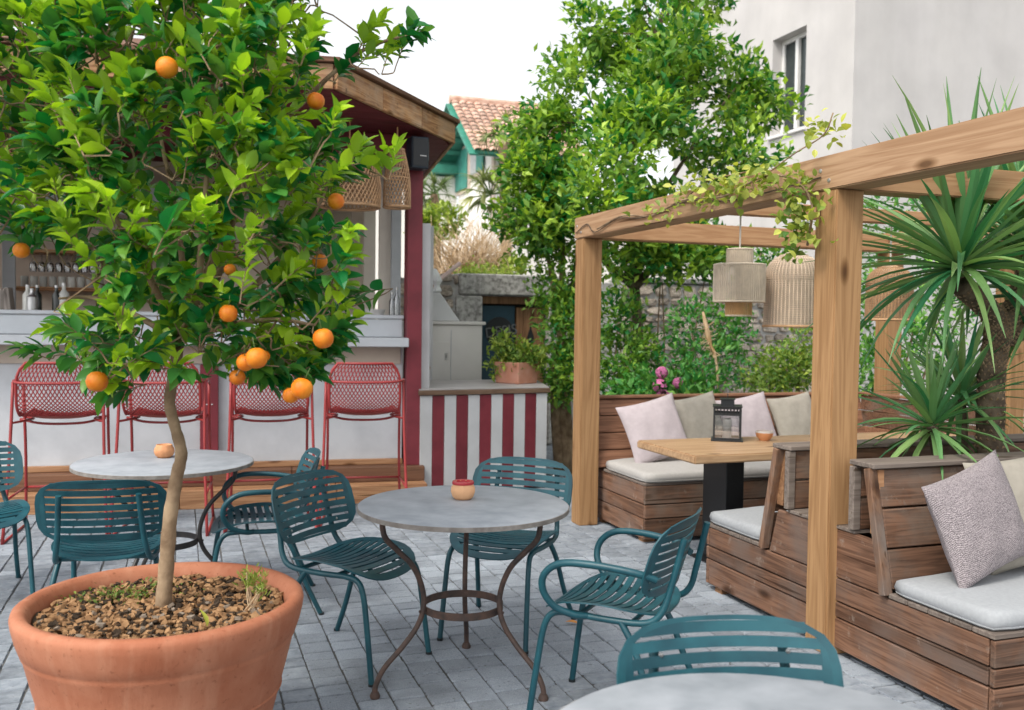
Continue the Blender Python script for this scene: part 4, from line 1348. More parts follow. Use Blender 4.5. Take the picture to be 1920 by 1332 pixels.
# thin cable tacked along the beam
cab = MB(); cab.tube(curve([(-.012, 2.9, 2.15), (-.012, 2.7, 2.20), (-.014, 2.55, 2.13), (-.012, 2.2, 2.19), (-.014, 1.8, 2.16), (-.012, 1.3, 2.2), (-.012, .8, 2.15), (-.012, .1, 2.17)], 6), .004, 5)
cab.build('cable', 'bark_dark', pg)

# ------------------------------------------------------------------ near bench: two seats back to back with a planter between
NB = Vector((2.80, 2.58, 0))
nb = thing('double_bench', 'weathered hardwood double bench with a planter trough between its two backs', 'bench', NB)
XL = 2.55
LV = ((.035, .171), (.178, .244), (.251, .352))
for (z0, z1) in LV:
    MB().box(0, .024, .03, 1.96, z0, z1).build('side_plank', 'deck_y', nb, bevel=.004)
    MB().box(.0, XL, .0, .024, z0, z1).build('front_plank', 'deck_x', nb, bevel=.004)
    MB().box(.0, XL, 1.966, 1.99, z0, z1).build('front_plank', 'deck_x', nb, bevel=.004)
MB().box(.03, XL, .04, 1.95, .036, .33).build('carcass', 'dark_fill', nb)
for fx, fy in ((.02, .06), (.02, .95), (.02, 1.85), (1.3, .06), (2.4, .06), (1.3, 1.85), (2.4, 1.85)):
    MB().box(fx, fx + .09, fy, fy + .07, 0, .0345).build('foot', 'step', nb)
def back_set(y_bot, y_top, y_in, sgn, pn):
    for k in range(5):
        a = (0, .11, .22, .33, .44)[k]
        ya, yb = (a, a + .105) if sgn < 0 else (1.985 - a - .105, 1.985 - a)
        MB().box(-.004, XL, ya, yb, .357, .377).build('seat_slat', 'slat_grey', nb, bevel=.003)
    b0, b1 = Vector((0, y_bot, .385)), Vector((0, y_top, .885))
    for k in range(3):
        t0, t1 = k / 3 + .008, (k + 1) / 3 - .008
        p0, p1 = b0.lerp(b1, t0), b0.lerp(b1, t1)
        off = sgn * -.024
        m = MB()
        m.add([(.02, p0.y, p0.z), (XL, p0.y, p0.z), (XL, p1.y, p1.z), (.02, p1.y, p1.z), (.02, p0.y + off, p0.z), (XL, p0.y + off, p0.z), (XL, p1.y + off, p1.z), (.02, p1.y + off, p1.z)],
              [(0, 1, 2, 3), (7, 6, 5, 4), (0, 4, 5, 1), (1, 5, 6, 2), (2, 6, 7, 3), (3, 7, 4, 0)])
        m.build('back_plank', pn, nb, bevel=.005)
    for (z0, z1) in ((.60, .735), (.745, .882)):
        MB().box(.02, XL, min(y_in, y_in - sgn * .02), max(y_in, y_in - sgn * .02), z0, z1).build('trough_plank', 'deck_x', nb, bevel=.004)
    # end sticks
    MB().beam((-.006, b0.y - sgn * .012, b0.z - .02), (-.006, b1.y - sgn * .012, b1.z), .045, .036, (0, 1, 0)).build('end_stick', 'deck_z', nb, bevel=.003)
    MB().beam((-.004, y_in - sgn * .012, .60), (-.004, y_in - sgn * .012, .882), .04, .034, (0, 1, 0)).build('end_stick', 'slat_grey', nb, bevel=.003)
    inner = MB(); y_a = (b0.y + y_in) / 2 + sgn * -.02
    inner.beam((.03, y_a + .01 * sgn, .60), (.03, y_a, .88), .03, .05, (0, 1, 0)); inner.build('end_stud', 'step', nb)
    ca, cb_ = sorted((y_top + sgn * .025, y_in - sgn * .035))
    MB().box(-.02, XL, ca, cb_, .886, .909).build('back_cap', 'slat_grey', nb, bevel=.004)
back_set(.545, .66, .755, -1, 'deck_x')
back_set(1.445, 1.335, 1.245, 1, 'deck_x')
us = MB(); us.prism([(.60, .358), (1.395, .358), (1.33, .578), (.655, .578)], 0, .024, Matrix(((0, 0, 1, 0), (1, 0, 0, 0), (0, 1, 0, 0), (0, 0, 0, 1))))
us.build('side_plank', 'deck_y', nb, bevel=.004)
MB().box(-.006, .14, .76, 1.24, .58, .597).build('trough_ledge', 'slat_grey', nb, bevel=.003)
MB().box(.15, XL - .02, .78, 1.225, .38, .56).build('soil', 'soil', nb)
# cushions
def cushion(name, x0, x1, y0, y1, z0, z1, m, label, bev=.022):
    h = z1 - z0
    rings = [(.010, 0), (.0, h * .16), (-.006, h * .45), (.0, h * .78), (.010, h * .93), (.028, h * 1.0), (.09, h * 1.05), (.17, h * 1.07)]
    hx_, hy_ = (x1 - x0) / 2, (y1 - y0) / 2
    nx, ny = 26, 8
    def loop(ins, z):
        out = []
        a, b_ = hx_ - ins, hy_ - ins
        pts = [(lerp(-a, a, k / nx), -b_) for k in range(nx)] + [(a, lerp(-b_, b_, k / ny)) for k in range(ny)] + [(lerp(a, -a, k / nx), b_) for k in range(nx)] + [(-a, lerp(b_, -b_, k / ny)) for k in range(ny)]
        for px_, py_ in pts:
            cx = max(0, abs(px_) - (a - .03)) / .03; cy = max(0, abs(py_) - (b_ - .03)) / .03
            if cx > 0 and cy > 0:
                q_ = .012 * min(1, cx * cy)
                px_ -= math.copysign(q_, px_); py_ -= math.copysign(q_, py_)
            w_ = .004 * math.sin(px_ * 7 + py_ * 5) + .003 * math.sin(px_ * 13 - py_ * 9 + z0 * 40)
            out.append((px_, py_, z + (w_ if z > h * .9 else 0)))
        return out
    o = MB(); n_ = 2 * (nx + ny)
    for ins, z in rings:
        o.v += loop(ins, z)
    o.f = [tuple(range(n_ - 1, -1, -1))] + [(i * n_ + k, i * n_ + (k + 1) % n_, (i + 1) * n_ + (k + 1) % n_, (i + 1) * n_ + k) for i in range(len(rings) - 1) for k in range(n_)]
    last = (len(rings) - 1) * n_
    o.f += [(last + k, last + k + 1, last + 2 * nx + ny - k - 1, last + 2 * nx + ny - k) for k in range(nx)]
    o.f += [tuple([last + nx + k for k in range(ny + 1)])] + [tuple([last + (2 * nx + ny + k) % n_ for k in range(ny)] + [last])]
    t = o.build(name, m, None, smooth='all')
    t.location = ((x0 + x1) / 2, (y0 + y1) / 2, z0)
    pp = MB(); pp.tube([(x_, y_, 0) for x_, y_, z_ in loop(.002, 0)], .005, 6, True)
    pp.build('piping', m, t, loc=(0, 0, .012))
    return tag(t, label, 'cushion')
cushion('seat_cushion', 2.80, 5.30, 2.59, 3.11, .379, .452, 'cushion', 'long pale grey seat cushion under the knitted pillow')
cushion('seat_cushion', 2.80, 5.30, 4.045, 4.56, .379, .452, 'cushion', 'pale grey seat cushion on the bench side facing the wooden table')

# ------------------------------------------------------------------ far bench
FB = Vector((2.95, 5.60, 0))
fb = thing('far_bench', 'hardwood corner bench along the back of the pergola', 'bench', FB)
FX = 2.45
for (z0, z1) in ((.03, .165), (.172, .262), (.269, .392)):
    MB().box(0, .024, .03, .80, z0, z1).build('side_plank', 'deck_y', fb, bevel=.004)
    MB().box(.0, FX, .0, .024, z0, z1).build('front_plank', 'deck_x', fb, bevel=.004)
MB().box(.03, FX, .04, .78, .03, .38).build('carcass', 'dark_fill', fb)
for fx, fy in ((.02, .06), (.02, .7), (1.2, .06), (2.3, .06), (1.2, .7), (2.3, .7)):
    MB().box(fx, fx + .09, fy, fy + .06, 0, .0295).build('foot', 'step', fb)
for k in range(6):
    MB().box(-.004, FX, k * .11, k * .11 + .105, .396, .414).build('seat_slat', 'slat_grey', fb, bevel=.003)
b0, b1 = Vector((0, .66, .42)), Vector((0, .84, .915))
for k in range(4):
    t0, t1 = k / 4 + .006, (k + 1) / 4 - .006
    p0, p1 = b0.lerp(b1, t0), b0.lerp(b1, t1)
    xa = -.16 if k < 3 else .03
    m = MB()
    if k < 3:
        pass
    m.add([(xa, p0.y, p0.z), (FX, p0.y, p0.z), (FX, p1.y, p1.z), (xa, p1.y, p1.z), (xa, p0.y + .024, p0.z), (FX, p0.y + .024, p0.z), (FX, p1.y + .024, p1.z), (xa, p1.y + .024, p1.z)],
          [(0, 1, 2, 3), (7, 6, 5, 4), (0, 4, 5, 1), (1, 5, 6, 2), (2, 6, 7, 3), (3, 7, 4, 0)])
    m.build('back_plank', 'deck_red', fb, bevel=.005)
MB().box(.0, FX + .02, .82, .93, .918, .938).build('back_cap', 'deck_red', fb, bevel=.004)
MB().box(.0, FX, .90, .925, .05, .915).build('rear_board', 'deck_x', fb)
# return along the right side
for k in range(4):
    z0 = .41 + k * .128
    MB().box(FX - .02, FX + .005, -.55, .80, z0, z0 + .122).build('return_plank', 'deck_x' if k > 1 else 'deck_red', fb, bevel=.004)
MB().box(FX - .04, FX + .05, -.57, .815, .925, .942).build('return_cap', 'deck_red', fb, bevel=.004)
MB().box(FX - .45, FX - .03, -.55, .02, .03, .40).build('return_seat', 'deck_x', fb, bevel=.006)
cushion('seat_cushion', 2.945, 5.3, 5.585, 6.24, .416, .488, 'cushion_warm', 'cream seat cushion on the far bench under the four pillows')

def pillow(label, loc, normal, roll, size, thick, m, lean=0.0, seed=0):
    rr = np.random.RandomState(seed)
    n = 22
    b = MB()
    ph = rr.rand(6) * 6.28
    for side in (1, -1):
        base = len(b.v)
        for i in range(n + 1):
            for j in range(n + 1):
                u, v = 2 * i / n - 1, 2 * j / n - 1
                # edges bow in, corners stick out
                k = 1 - .075 * (1 - abs(v) ** 2) * abs(u) ** 3
                l = 1 - .075 * (1 - abs(u) ** 2) * abs(v) ** 3
                x, z = u * k, v * l
                t = ((1 - u * u) * (1 - v * v)) ** .42
                wr = .05 * math.sin(5 * u + 4 * v + ph[0]) * math.sin(4 * v - 3 * u + ph[1]) + .03 * math.sin(9 * u - 6 * v + ph[2])
                b.v.append((x * size / 2, side * (thick / 2 * t * (1 + wr) + .002), z * size / 2))
        for i in range(n):
            for j in range(n):
                a = base + i * (n + 1) + j
                q = (a, a + 1, a + n + 2, a + n + 1)
                b.f.append(q if side > 0 else q[::-1])
    N1 = (n + 1) ** 2
    bd = [i * (n + 1) for i in range(n + 1)] + [n * (n + 1) + j for j in range(1, n + 1)] + [i * (n + 1) + n for i in range(n - 1, -1, -1)] + [j for j in range(n - 1, 0, -1)]
    for i in range(len(bd)):
        a, c = bd[i], bd[(i + 1) % len(bd)]
        b.f.append((a, c, c + N1, a + N1))
    o = b.build('pillow', m, None, smooth='all')
    nv = Vector(normal).normalized()
    yaw = math.atan2(nv.y, nv.x) + PI / 2            # local -y faces the viewer
    M = Matrix.Rotation(yaw, 4, 'Z') @ Matrix.Rotation(R(-lean), 4, 'X') @ Matrix.Rotation(R(roll), 4, 'Y')
    M.translation = Vector(loc)
    o.matrix_world = M
    # sit on the cushion
    zmin = min((M @ v.co).z for v in o.data.vertices)
    return tag(o, label, 'pillow'), zmin
pillow('pale pink pillow at the left end of the far bench', (3.26, 6.06, .715), (-.12, -1), -14, .47, .14, 'pillow_pink', 20, 1)
pillow('taupe pillow leaning behind the pale pink one, left of the lantern', (3.70, 6.20, .735), (.0, -1), -10, .45, .13, 'pillow_taupe', 20, 2)
pillow('pale pink pillow behind the black lantern', (4.12, 6.16, .73), (-.05, -1), -9, .45, .13, 'pillow_pink', 20, 3)
pillow('taupe pillow nearest the front timber post on the far bench', (4.58, 6.18, .73), (.1, -1), -7, .45, .13, 'pillow_taupe', 20, 4)
pillow('large knitted grey pink pillow on the nearest bench seat', (3.09, 2.95, .705), (.05, -1), -17, .455, .15, 'knit', 12, 5)
pillow('taupe pillow half cut off by the right edge on the nearest bench', (3.42, 3.03, .71), (-.1, -.98), -6, .48, .14, 'pillow_taupe', 16, 6)

# ------------------------------------------------------------------ wooden table with lantern and bowl
wt = thing('wooden_table', 'long waxed oak table on black metal legs under the pergola', 'table', (2.71, 4.60, 0))
rr = random.Random(3)
edge = [(0, .70), (.0, .02)]
xs = np.linspace(.02, 2.35, 16)
poly = [(x, .0 + rr.uniform(-.012, .012)) for x in xs] + [(x, .70 + rr.uniform(-.012, .012)) for x in xs[::-1]]
tb = MB(); tb.prism(poly, .702, .752); tb.build('table_top', 'table_oak', wt, bevel=.008, seg=2)
for x in (.46, 1.85):
    MB().box(x, x + .13, .36, .63, .008, .70).build('leg', 'black', wt, bevel=.004)
    MB().box(x - .08, x + .21, .12, .66, 0, .0075).build('base_plate', 'black', wt)
lp = at_z(1366, 826, .752)
ln = thing('lantern', 'black metal lantern with a white candle on the wooden table', 'lantern', (lp.x, lp.y + .02, .752), R(58))
q = .082
MB().box(-.10, .10, -.10, .10, 0, .008).build('base', 'black', ln, bevel=.002)
for sx in (-1, 1):
    for sy in (-1, 1):
        MB().box(sx * q - .006, sx * q + .006, sy * q - .006, sy * q + .006, .008, .205).build('corner_post', 'black', ln)
for i, (z0, z1) in enumerate(((.008, .022), (.165, .18), (.205, .217))):
    for s in (-1, 1):
        MB().box(-q - .0055, q + .0055, s * q - .005, s * q + .005, z0, z1).build('rail', 'black', ln)
        MB().box(s * q - .0048, s * q + .0048, -q + .0058, q - .0058, z0, z1).build('rail', 'black', ln)
for k in range(7):
    c = -q + .02 + k * (2 * q - .04) / 6
    for s in (-1, 1):
        MB().box(c - .004, c + .004, s * q - .003, s * q + .003, .18, .205).build('vent_bar', 'black', ln)
        MB().box(s * q - .003, s * q + .003, c - .004, c + .004, .18, .205).build('vent_bar', 'black', ln)
MB().box(-.092, .092, -.092, .092, .2172, .224).build('roof', 'black', ln)
for sx in (-1, 1):
    MB().box(sx * .038 - .004, sx * .038 + .004, -.042, .042, .224, .262).build('chimney_wall', 'black', ln)
    MB().box(-.034, .034, sx * .038 - .004, sx * .038 + .004, .224, .262).build('chimney_wall', 'black', ln)
MB().box(-.048, .048, -.048, .048, .2622, .268).build('chimney_cap', 'black', ln)
MB().tube([(.03 * math.cos(a), 0, .268 + .03 * math.sin(a)) for a in np.linspace(0, PI, 10)], .003, 6).build('handle', 'black', ln)
for s in (-1, 1):
    MB().box(-q + .0065, q - .0065, s * q - .001, s * q + .001, .0225, .1645).build('pane', 'glass', ln)
    MB().box(s * q - .001, s * q + .001, -q + .0065, q - .0065, .0225, .1645).build('pane', 'glass', ln)
MB().lathe([(0, 0), (.028, 0), (.028, .125), (.024, .13), (0, .127)], 20, (0, 0, .009)).build('candle', 'wax', ln, smooth=True)
bp = at_z(1433, 826, .752)
bw_ = thing('clay_bowl', 'small clay bowl with a pale rim right of the lantern', 'bowl', (bp.x, bp.y, .752))
MB().lathe([(0, 0), (.03, 0), (.052, .028), (.056, .05), (.052, .05), (.046, .03), (.02, .012), (0, .012)], 28).build('bowl', 'clay_bowl', bw_, smooth=True)
MB().lathe([(.0525, .0505), (.0562, .0505), (.0565, .062), (.052, .062), (.0525, .0505)], 28).build('rim', 'bowl_rim', bw_, smooth=True)

# ------------------------------------------------------------------ pendant lamps under the pergola
l1 = at_y(1386, 530, 4.95)
def px_r(px0, px1, y, py):
    return (px1 - px0) / 2 * to_px(at_y((px0 + px1) / 2, py, y))[2] / FPX / 1.03
t = thing('tiered_rope_lamp', 'three tier pale rope pendant lamp left of the basket lamp', 'lamp', (l1.x, 4.95, 0))
zc = lambda py: at_y(1386, py, 4.95).z
tiers = ((px_r(1364, 1412, 4.95, 480), zc(468), zc(497), 'rope'), (px_r(1338, 1434, 4.95, 530), zc(497), zc(566), 'rope'), (px_r(1364, 1412, 4.95, 580), zc(566), zc(592), 'rope_warm'))
for r_, za, zb, m_ in tiers:
    co = MB()
    n = int(r_ * 2 * PI / .0075)
    for k in range(n):
        a = 2 * PI * k / n
        rr2 = r_ + .0018 * (1 if k % 2 else -1)
        co.tube([(rr2 * math.cos(a), rr2 * math.sin(a), zb), (rr2 * math.cos(a), rr2 * math.sin(a), za)], .0034, 4)
    co.build('rope_skirt', m_, t, kind='stuff')
    for z_ in (za, zb):
        rg = MB(); rg.tube([(r_ * math.cos(a), r_ * math.sin(a), z_) for a in np.linspace(0, 2 * PI, 30, endpoint=False)], .0055, 6, True)
        rg.build('hoop', 'rope', t, smooth='all')
dk = MB(); dk.lathe([(tiers[0][0], tiers[1][1]), (tiers[1][0], tiers[1][1])], 30); dk.build('shoulder', 'rope', t)
MB().tube([(0, 0, tiers[0][1]), (0, 0, BZ0 + .06)], .006, 6).build('cord', 'cord', t)
MB().tube([(-tiers[0][0], 0, tiers[0][1]), (tiers[0][0], 0, tiers[0][1])], .004, 6).build('cross_bar', 'rope', t)
def basket_lamp(label, px, ptop, pbot, pl_, pr_, y, m):
    c = at_y(px, (ptop + pbot) / 2, y)
    t = thing('basket_lamp', label, 'lamp', (c.x, y, 0))
    zt, zb = at_y(px, ptop, y).z, at_y(px, pbot, y).z
    r_ = px_r(pl_, pr_, y, pbot)
    H_ = zt - zb
    prof = lambda u: r_ * (1 - .06 * u if u < .62 else (.963) * math.sqrt(max(0, 1 - ((u - .62) / .38) ** 2.3)) + .03)
    wv = MB(); nv = 46
    for k in range(nv):
        a = 2 * PI * k / nv
        wv.tube([(prof(u) * math.cos(a), prof(u) * math.sin(a), zb + H_ * u) for u in np.linspace(0, .995, 14)], .0042, 4)
    wv.build('upright_canes', m, t, kind='stuff')
    ho = MB(); nh = 34
    for k in range(nh):
        u = k / nh * .99
        ho.tube([(prof(u) * 1.01 * math.cos(a), prof(u) * 1.01 * math.sin(a), zb + H_ * u) for a in np.linspace(0, 2 * PI, 34, endpoint=False)], .0034, 4, True)
    ho.build('woven_canes', m, t, kind='stuff')
    li = MB(); li.lathe([(prof(u) * .97, zb + H_ * u) for u in np.linspace(0.01, .985, 14)], 34)
    li.f = li.f[:-2]
    li.build('liner', 'liner', t, smooth='all')
    rg = MB(); rg.tube([(r_ * 1.01 * math.cos(a), r_ * 1.01 * math.sin(a), zb) for a in np.linspace(0, 2 * PI, 34, endpoint=False)], .008, 6, True)
    rg.build('rim', 'wicker', t, smooth='all')
    MB().tube([(0, 0, zt - .01), (0, 0, BZ0 + .06)], .006, 6).build('cord', 'cord', t)
basket_lamp('domed woven basket pendant lamp beside the front timber post', 1487, 474, 612, 1433, 1541, 4.95, 'wicker_pale')
basket_lamp('woven basket pendant lamp glimpsed behind the yucca leaves', 1668, 498, 600, 1625, 1712, 4.97, 'wicker')
# ------------------------------------------------------------------ terracotta pot and orange tree
PC = Vector((-.055, 3.17, 0))
pot = thing('terracotta_pot', 'big round terracotta pot with a thick rolled rim in the foreground', 'pot', PC)
b = MB(); b.lathe([(0, 0), (.27, 0), (.285, .02), (.345, .22), (.386, .38), (.406, .462), (.413, .475), (.412, .481), (.417, .487), (.428, .52), (.437, .558), (.440, .580), (.436, .594), (.424, .602), (.405, .601), (.392, .588), (.382, .56), (.37, .46), (0, .46)], 96)
b.build('body', 'terracotta', pot, smooth='all')
for z, r_ in ((.30, .3672),):
    MB().lathe([(r_ - .004, z - .008), (r_ + .004, z), (r_ - .004, z + .008)], 96).build('groove_ring', 'terracotta', pot, smooth='all')
so = MB()
nr, na = 12, 48
sv = []
for i in range(nr + 1):
    for k in range(na):
        r_ = .378 * i / nr; a = 2 * PI * k / na
        sv.append((r_ * math.cos(a), r_ * math.sin(a), .545 + .012 * math.sin(9 * a + i) * (i / nr) + .010 * math.cos(5 * r_ * 20)))
so.v = sv
so.f = [(i * na + k, i * na + (k + 1) % na, (i + 1) * na + (k + 1) % na, (i + 1) * na + k) for i in range(nr) for k in range(na)]
so.build('soil', 'soil', pot, smooth='all')
def chips(name, n, m, rmax, s0, s1, z, seed, region=None):
    rr = random.Random(seed); mb = MB(); k = 0
    while k < n:
        r_ = rmax * math.sqrt(rr.random()); a = rr.uniform(0, 2 * PI)
        x, y = r_ * math.cos(a), r_ * math.sin(a)
        if region and not region(x, y):
            continue
        k += 1
        L, w, h = rr.uniform(s0, s1), rr.uniform(.45, .8), rr.uniform(.25, .5)
        M = Matrix.Translation((x, y, z + rr.uniform(-.002, .014))) @ Euler((rr.uniform(-.6, .6), rr.uniform(-.6, .6), rr.uniform(0, 6.3))).to_matrix().to_4x4()
        P = [(-.5, -.32), (.1, -.5), (.5, -.15), (.42, .38), (-.2, .5)]
        mb.prism([(px * L + rr.uniform(-.002, .002), py * L * w) for px, py in P], -L * h / 2, L * h / 2, M)
    o = mb.build(name, m, pot, kind='stuff')
    return o
chips('bark_mulch', 1500, 'chip', .37, .012, .032, .552, 1)
chips('dark_mulch', 500, 'soil', .36, .010, .026, .556, 2)
chips('pebbles', 60, 'pebble', .36, .012, .03, .558, 3, lambda x, y: y < .05)

tb_ = at_z(306, 1140, .55)
ct = thing('orange_tree', 'standard orange tree with ripe fruit growing in the terracotta pot', 'tree', (tb_.x, tb_.y, .54))
O_ = Vector(ct.location)
D0 = to_px(O_)[2]
def tp_(px, py, dd=0.0):
    return at(px, py, D0 + dd) - O_
trunk_p = [Vector((0, 0, -.06)), Vector((0, 0, .01)), tp_(312, 1060), tp_(319, 970), tp_(331, 895, .01), tp_(340, 850, .02), tp_(328, 800, .02), tp_(318, 755, .01), tp_(326, 700), tp_(336, 640)]
tr = MB(); tr.tube(curve(trunk_p, 5), [lerp(.028, .018, min(1, i / 30)) * (1.12 if i < 6 else 1) * (1 + .06 * math.sin(i * 2.1)) for i in range(len(curve(trunk_p, 5)))], 12)
tr.build('trunk', 'bark', ct, smooth='all')
fork = tp_(336, 640)
mains = [[(300, 560, -.10), (230, 430, -.2), (150, 300, -.25), (90, 180, -.3)], [(345, 540, .1), (330, 400, .15), (300, 250, .2), (280, 90, .2)],
         [(400, 540, -.05), (440, 400, -.1), (455, 250, -.05), (470, 80, 0)], [(420, 590, .05), (510, 500, .1), (590, 400, .1), (640, 280, .05)],
         [(270, 600, .1), (180, 560, .2), (110, 560, .15)], [(430, 610, -.15), (520, 600, -.25), (590, 610, -.2)], [(370, 540, -.2), (380, 420, -.3), (390, 300, -.35), (400, 140, -.3)],
         [(480, 300, 0), (570, 190, .1), (680, 95, .1), (790, 60, .1)]]
bpts = []
for k, mm in enumerate(mains):
    pts = [fork] + [tp_(*q) for q in mm]
    cv = curve(pts, 5)
    bb = MB(); bb.tube(cv, [lerp(.014, .004, i / (len(cv) - 1)) for i in range(len(cv))], 7)
    bb.build('branch', 'bark', ct, smooth='all')
    bpts += cv[4:]
def inside(poly, x, y):
    c = False; n = len(poly)
    for i in range(n):
        x1, y1 = poly[i]; x2, y2 = poly[i - 1]
        if (y1 > y) != (y2 > y) and x < (x2 - x1) * (y - y1) / (y2 - y1) + x1:
            c = not c
    return c
CP = [(-170, -180), (640, -180), (610, -20), (600, 40), (640, 120), (630, 190), (640, 260), (680, 320), (630, 390), (680, 450), (690, 560), (650, 640), (610, 690), (575, 735), (520, 735), (470, 690), (430, 690), (395, 650), (350, 640), (300, 670), (250, 690), (205, 755), (150, 690), (95, 650), (75, 610), (165, 580), (205, 550), (180, 470), (80, 430), (10, 395), (-170, 400)]
rr = random.Random(21)
cl = []
while len(cl) < 980:
    px, py = rr.uniform(-170, 700), rr.uniform(-180, 760)
    if not inside(CP, px, py):
        continue
    e = 1 - ((px - 310) / 520) ** 2 - ((py - 300) / 520) ** 2
    hd_ = .58 * math.sqrt(max(.08, e))
    u = rr.uniform(-1, 1)
    u = math.copysign(abs(u) ** .6, u)
    cl.append((px, py, u * hd_))
for q in ((700, 90, .1), (735, 70, .1), (770, 50, .08), (790, 60, .1), (660, 110, .1), (715, 40, .1), (750, 90, .12), (690, 60, .1), (680, 270, .0), (720, 280, 0), (745, 275, -.02), (640, 250, .02), (700, 300, 0), (668, 300, .05),
          (640, 610, -.2), (340, 690, -.32), (120, 640, 0), (90, 620, .05), (60, 650, .1), (30, 650, .1), (200, 740, -.1), (540, 700, -.2), (600, 660, -.1), (30, 440, 0), (20, 420, -.1), (560, 640, -.3), (470, 650, -.35)):
    cl.append(q)
oranges = [(313, 127, .030, -.50), (592, 190, .027, -.25), (40, 470, .025, -.18), (630, 378, .026, -.20), (428, 588, .026, -.42), (606, 635, .031, -.33), (481, 672, .031, -.42), (460, 680, .026, -.36), (182, 716, .032, -.28), (445, 708, .024, -.30), (566, 729, .032, -.36), (545, 742, .024, -.30), (600, 490, .024, -.12), (431, 506, .018, -.25), (495, 668, .018, -.28)]
opos = [tp_(px, py, dd) for px, py, r_, dd in oranges]
centre = tp_(310, 420)
twig = MB(); LP = []; LD = []; LU = []; LS = []; LT = []
BP = np.array([tuple(p) for p in bpts])
def _db(q):
    return float(((BP - np.array(tuple(tp_(*q)))) ** 2).sum(1).min())
cl.sort(key=_db)
for (px, py, dd) in cl:
    c = tp_(px, py, dd)
    out = (c - centre); out.z *= .55
    if out.length < .05:
        out = Vector((rr.uniform(-1, 1), rr.uniform(-1, 1), .5))
    out.normalize()
    d = (out * .75 + Vector((0, 0, .55)) + Vector((rr.gauss(0, .4), rr.gauss(0, .4), rr.gauss(0, .35)))).normalized()
    young = rr.random() < (.52 if py < 420 else .36)
    L = rr.uniform(.07, .15)
    a = c - d * L
    j = int(np.argmin(((BP - np.array(tuple(a))) ** 2).sum(1)))
    a0 = Vector(BP[j].tolist())
    BP = np.vstack([BP, [tuple(a0.lerp(a, .6)), tuple(a)]])
    twig.tube(curve([a0, a0.lerp(a, .6) + Vector((rr.gauss(0, .012), rr.gauss(0, .012), rr.gauss(0, .012))), a, c], 2), [.0035, .003, .0028, .0026, .0024, .002, .0015], 4)
    n = rr.randint(8, 13)
    for k in range(n):
        t_ = (k + .5) / n
        ang = k * 2.4 + rr.uniform(-.4, .4)
        s_ = d.orthogonal().normalized()
        s_ = Matrix.Rotation(ang, 3, d) @ s_
        spread = lerp(1.15, .35, t_) + rr.uniform(-.15, .15)
        ld = (d * 1.0 + s_ * spread * 1.1)
        if not young:
            ld += Vector((0, 0, -.28))
        ld.normalize()
        LP.append(tuple(a + d * (L * (.15 + .85 * t_)))); LD.append(tuple(ld))
        up = (Vector((0, 0, 1)) * .8 + d * .5 + Vector((rr.gauss(0, .3), rr.gauss(0, .3), 0)))
        LU.append(tuple(up))
        LS.append((rr.uniform(.044, .080) if young else rr.uniform(.046, .090)))
        LT.append((rr.uniform(.62, 1.0) if young else min(.6, max(0, rr.gauss(.14, .14)))))
LP, LD, LU, LS, LT = map(np.array, (LP, LD, LU, LS, LT))
OP = np.array([tuple(p) for p in opos])
dm_ = np.linalg.norm(LP[:, None] - OP[None], axis=2).min(1)
view = np.array(CAM_P - O_)
keep = dm_ > .055
for o_p, (px, py, r_, dd) in zip(opos, oranges):      # fruit hangs free in front of its leaves
    v = view - np.array(o_p); v /= np.linalg.norm(v)
    rel = LP + LD * (LS * .5)[:, None] - np.array(o_p)
    tt = rel @ v
    dist = np.linalg.norm(rel - tt[:, None] * v, axis=1)
    keep &= ~((tt > 0) & (tt < .35) & (dist < r_ + .022))
twig.build('twigs', 'bark', ct, kind='stuff')
foliage(ct, OVAL, 'citrus', frames(LD[keep], LU[keep], LS[keep], LP[keep]), LT[keep], 'citrus_leaf', 300)
om = MB()
om.lathe([(0, -.90), (.12, -.93), (.5, -.84), (.85, -.52), (1.0, 0), (.88, .5), (.55, .83), (.2, .93), (.06, .9), (0, .88)], 24)
ome = om.mesh('orange', 'orange', smooth='all')
cap = MB(); cap.lathe([(0, .03), (.16, 0), (.2, -.03), (0, -.05)], 8); cap.tube([(0, 0, 0), (.05, 0, .5), (.0, .05, 1.1)], [.05, .04, .04], 5)
cape = cap.mesh('stalk', 'stem', smooth='all')
for p, (px, py, r_, dd) in zip(opos, oranges):
    o = bpy.data.objects.new('orange', ome); C.objects.link(o); o.parent = ct; o.location = p; o.scale = (r_, r_, r_); o.rotation_euler = (rr.uniform(-.35, .35), rr.uniform(-.35, .35), rr.uniform(0, 6))
    s2 = bpy.data.objects.new('stalk', cape); C.objects.link(s2); s2.parent = o; s2.location = (0, 0, .9)
for (px, py) in ((352, 447),):
    f = MB()
    for k in range(5):
        a = k * 2 * PI / 5
        f.add([(0, 0, 0), (.010 * math.cos(a - .4), .010 * math.sin(a - .4), .006), (.016 * math.cos(a), .016 * math.sin(a), .003), (.010 * math.cos(a + .4), .010 * math.sin(a + .4), .006)], [(0, 1, 2, 3)])
    fo = f.build('blossom', 'blossom', ct, loc=tp_(px, py, -.45)); fo.rotation_euler = (R(60), 0, rr.uniform(0, 3))
# light green shoot low on the trunk
ML = []; 
sd_ = thing('trunk_shoot', 'pale green shoot of broad leaves sprouting from the orange tree trunk', 'shoot', O_ + tp_(327, 695, -.06))
Ms_ = frames(np.array([(-.8, -.3, .45), (-.35, -.5, .75), (.25, -.4, .9), (.75, -.3, .6), (.5, -.6, .15), (-.1, -.8, .3)]), np.array([(0, -.5, 1.)] * 6), np.array([.085, .07, .085, .11, .06, .06]), np.array([(0, 0, .0)] * 6), np.array([.085, .07, .085, .10, .06, .06]) * .9)
foliage(sd_, OVAL, 'citrus', Ms_, np.array([.95, 1, .95, 1, .9, .9]), 'citrus_leaf', 20)
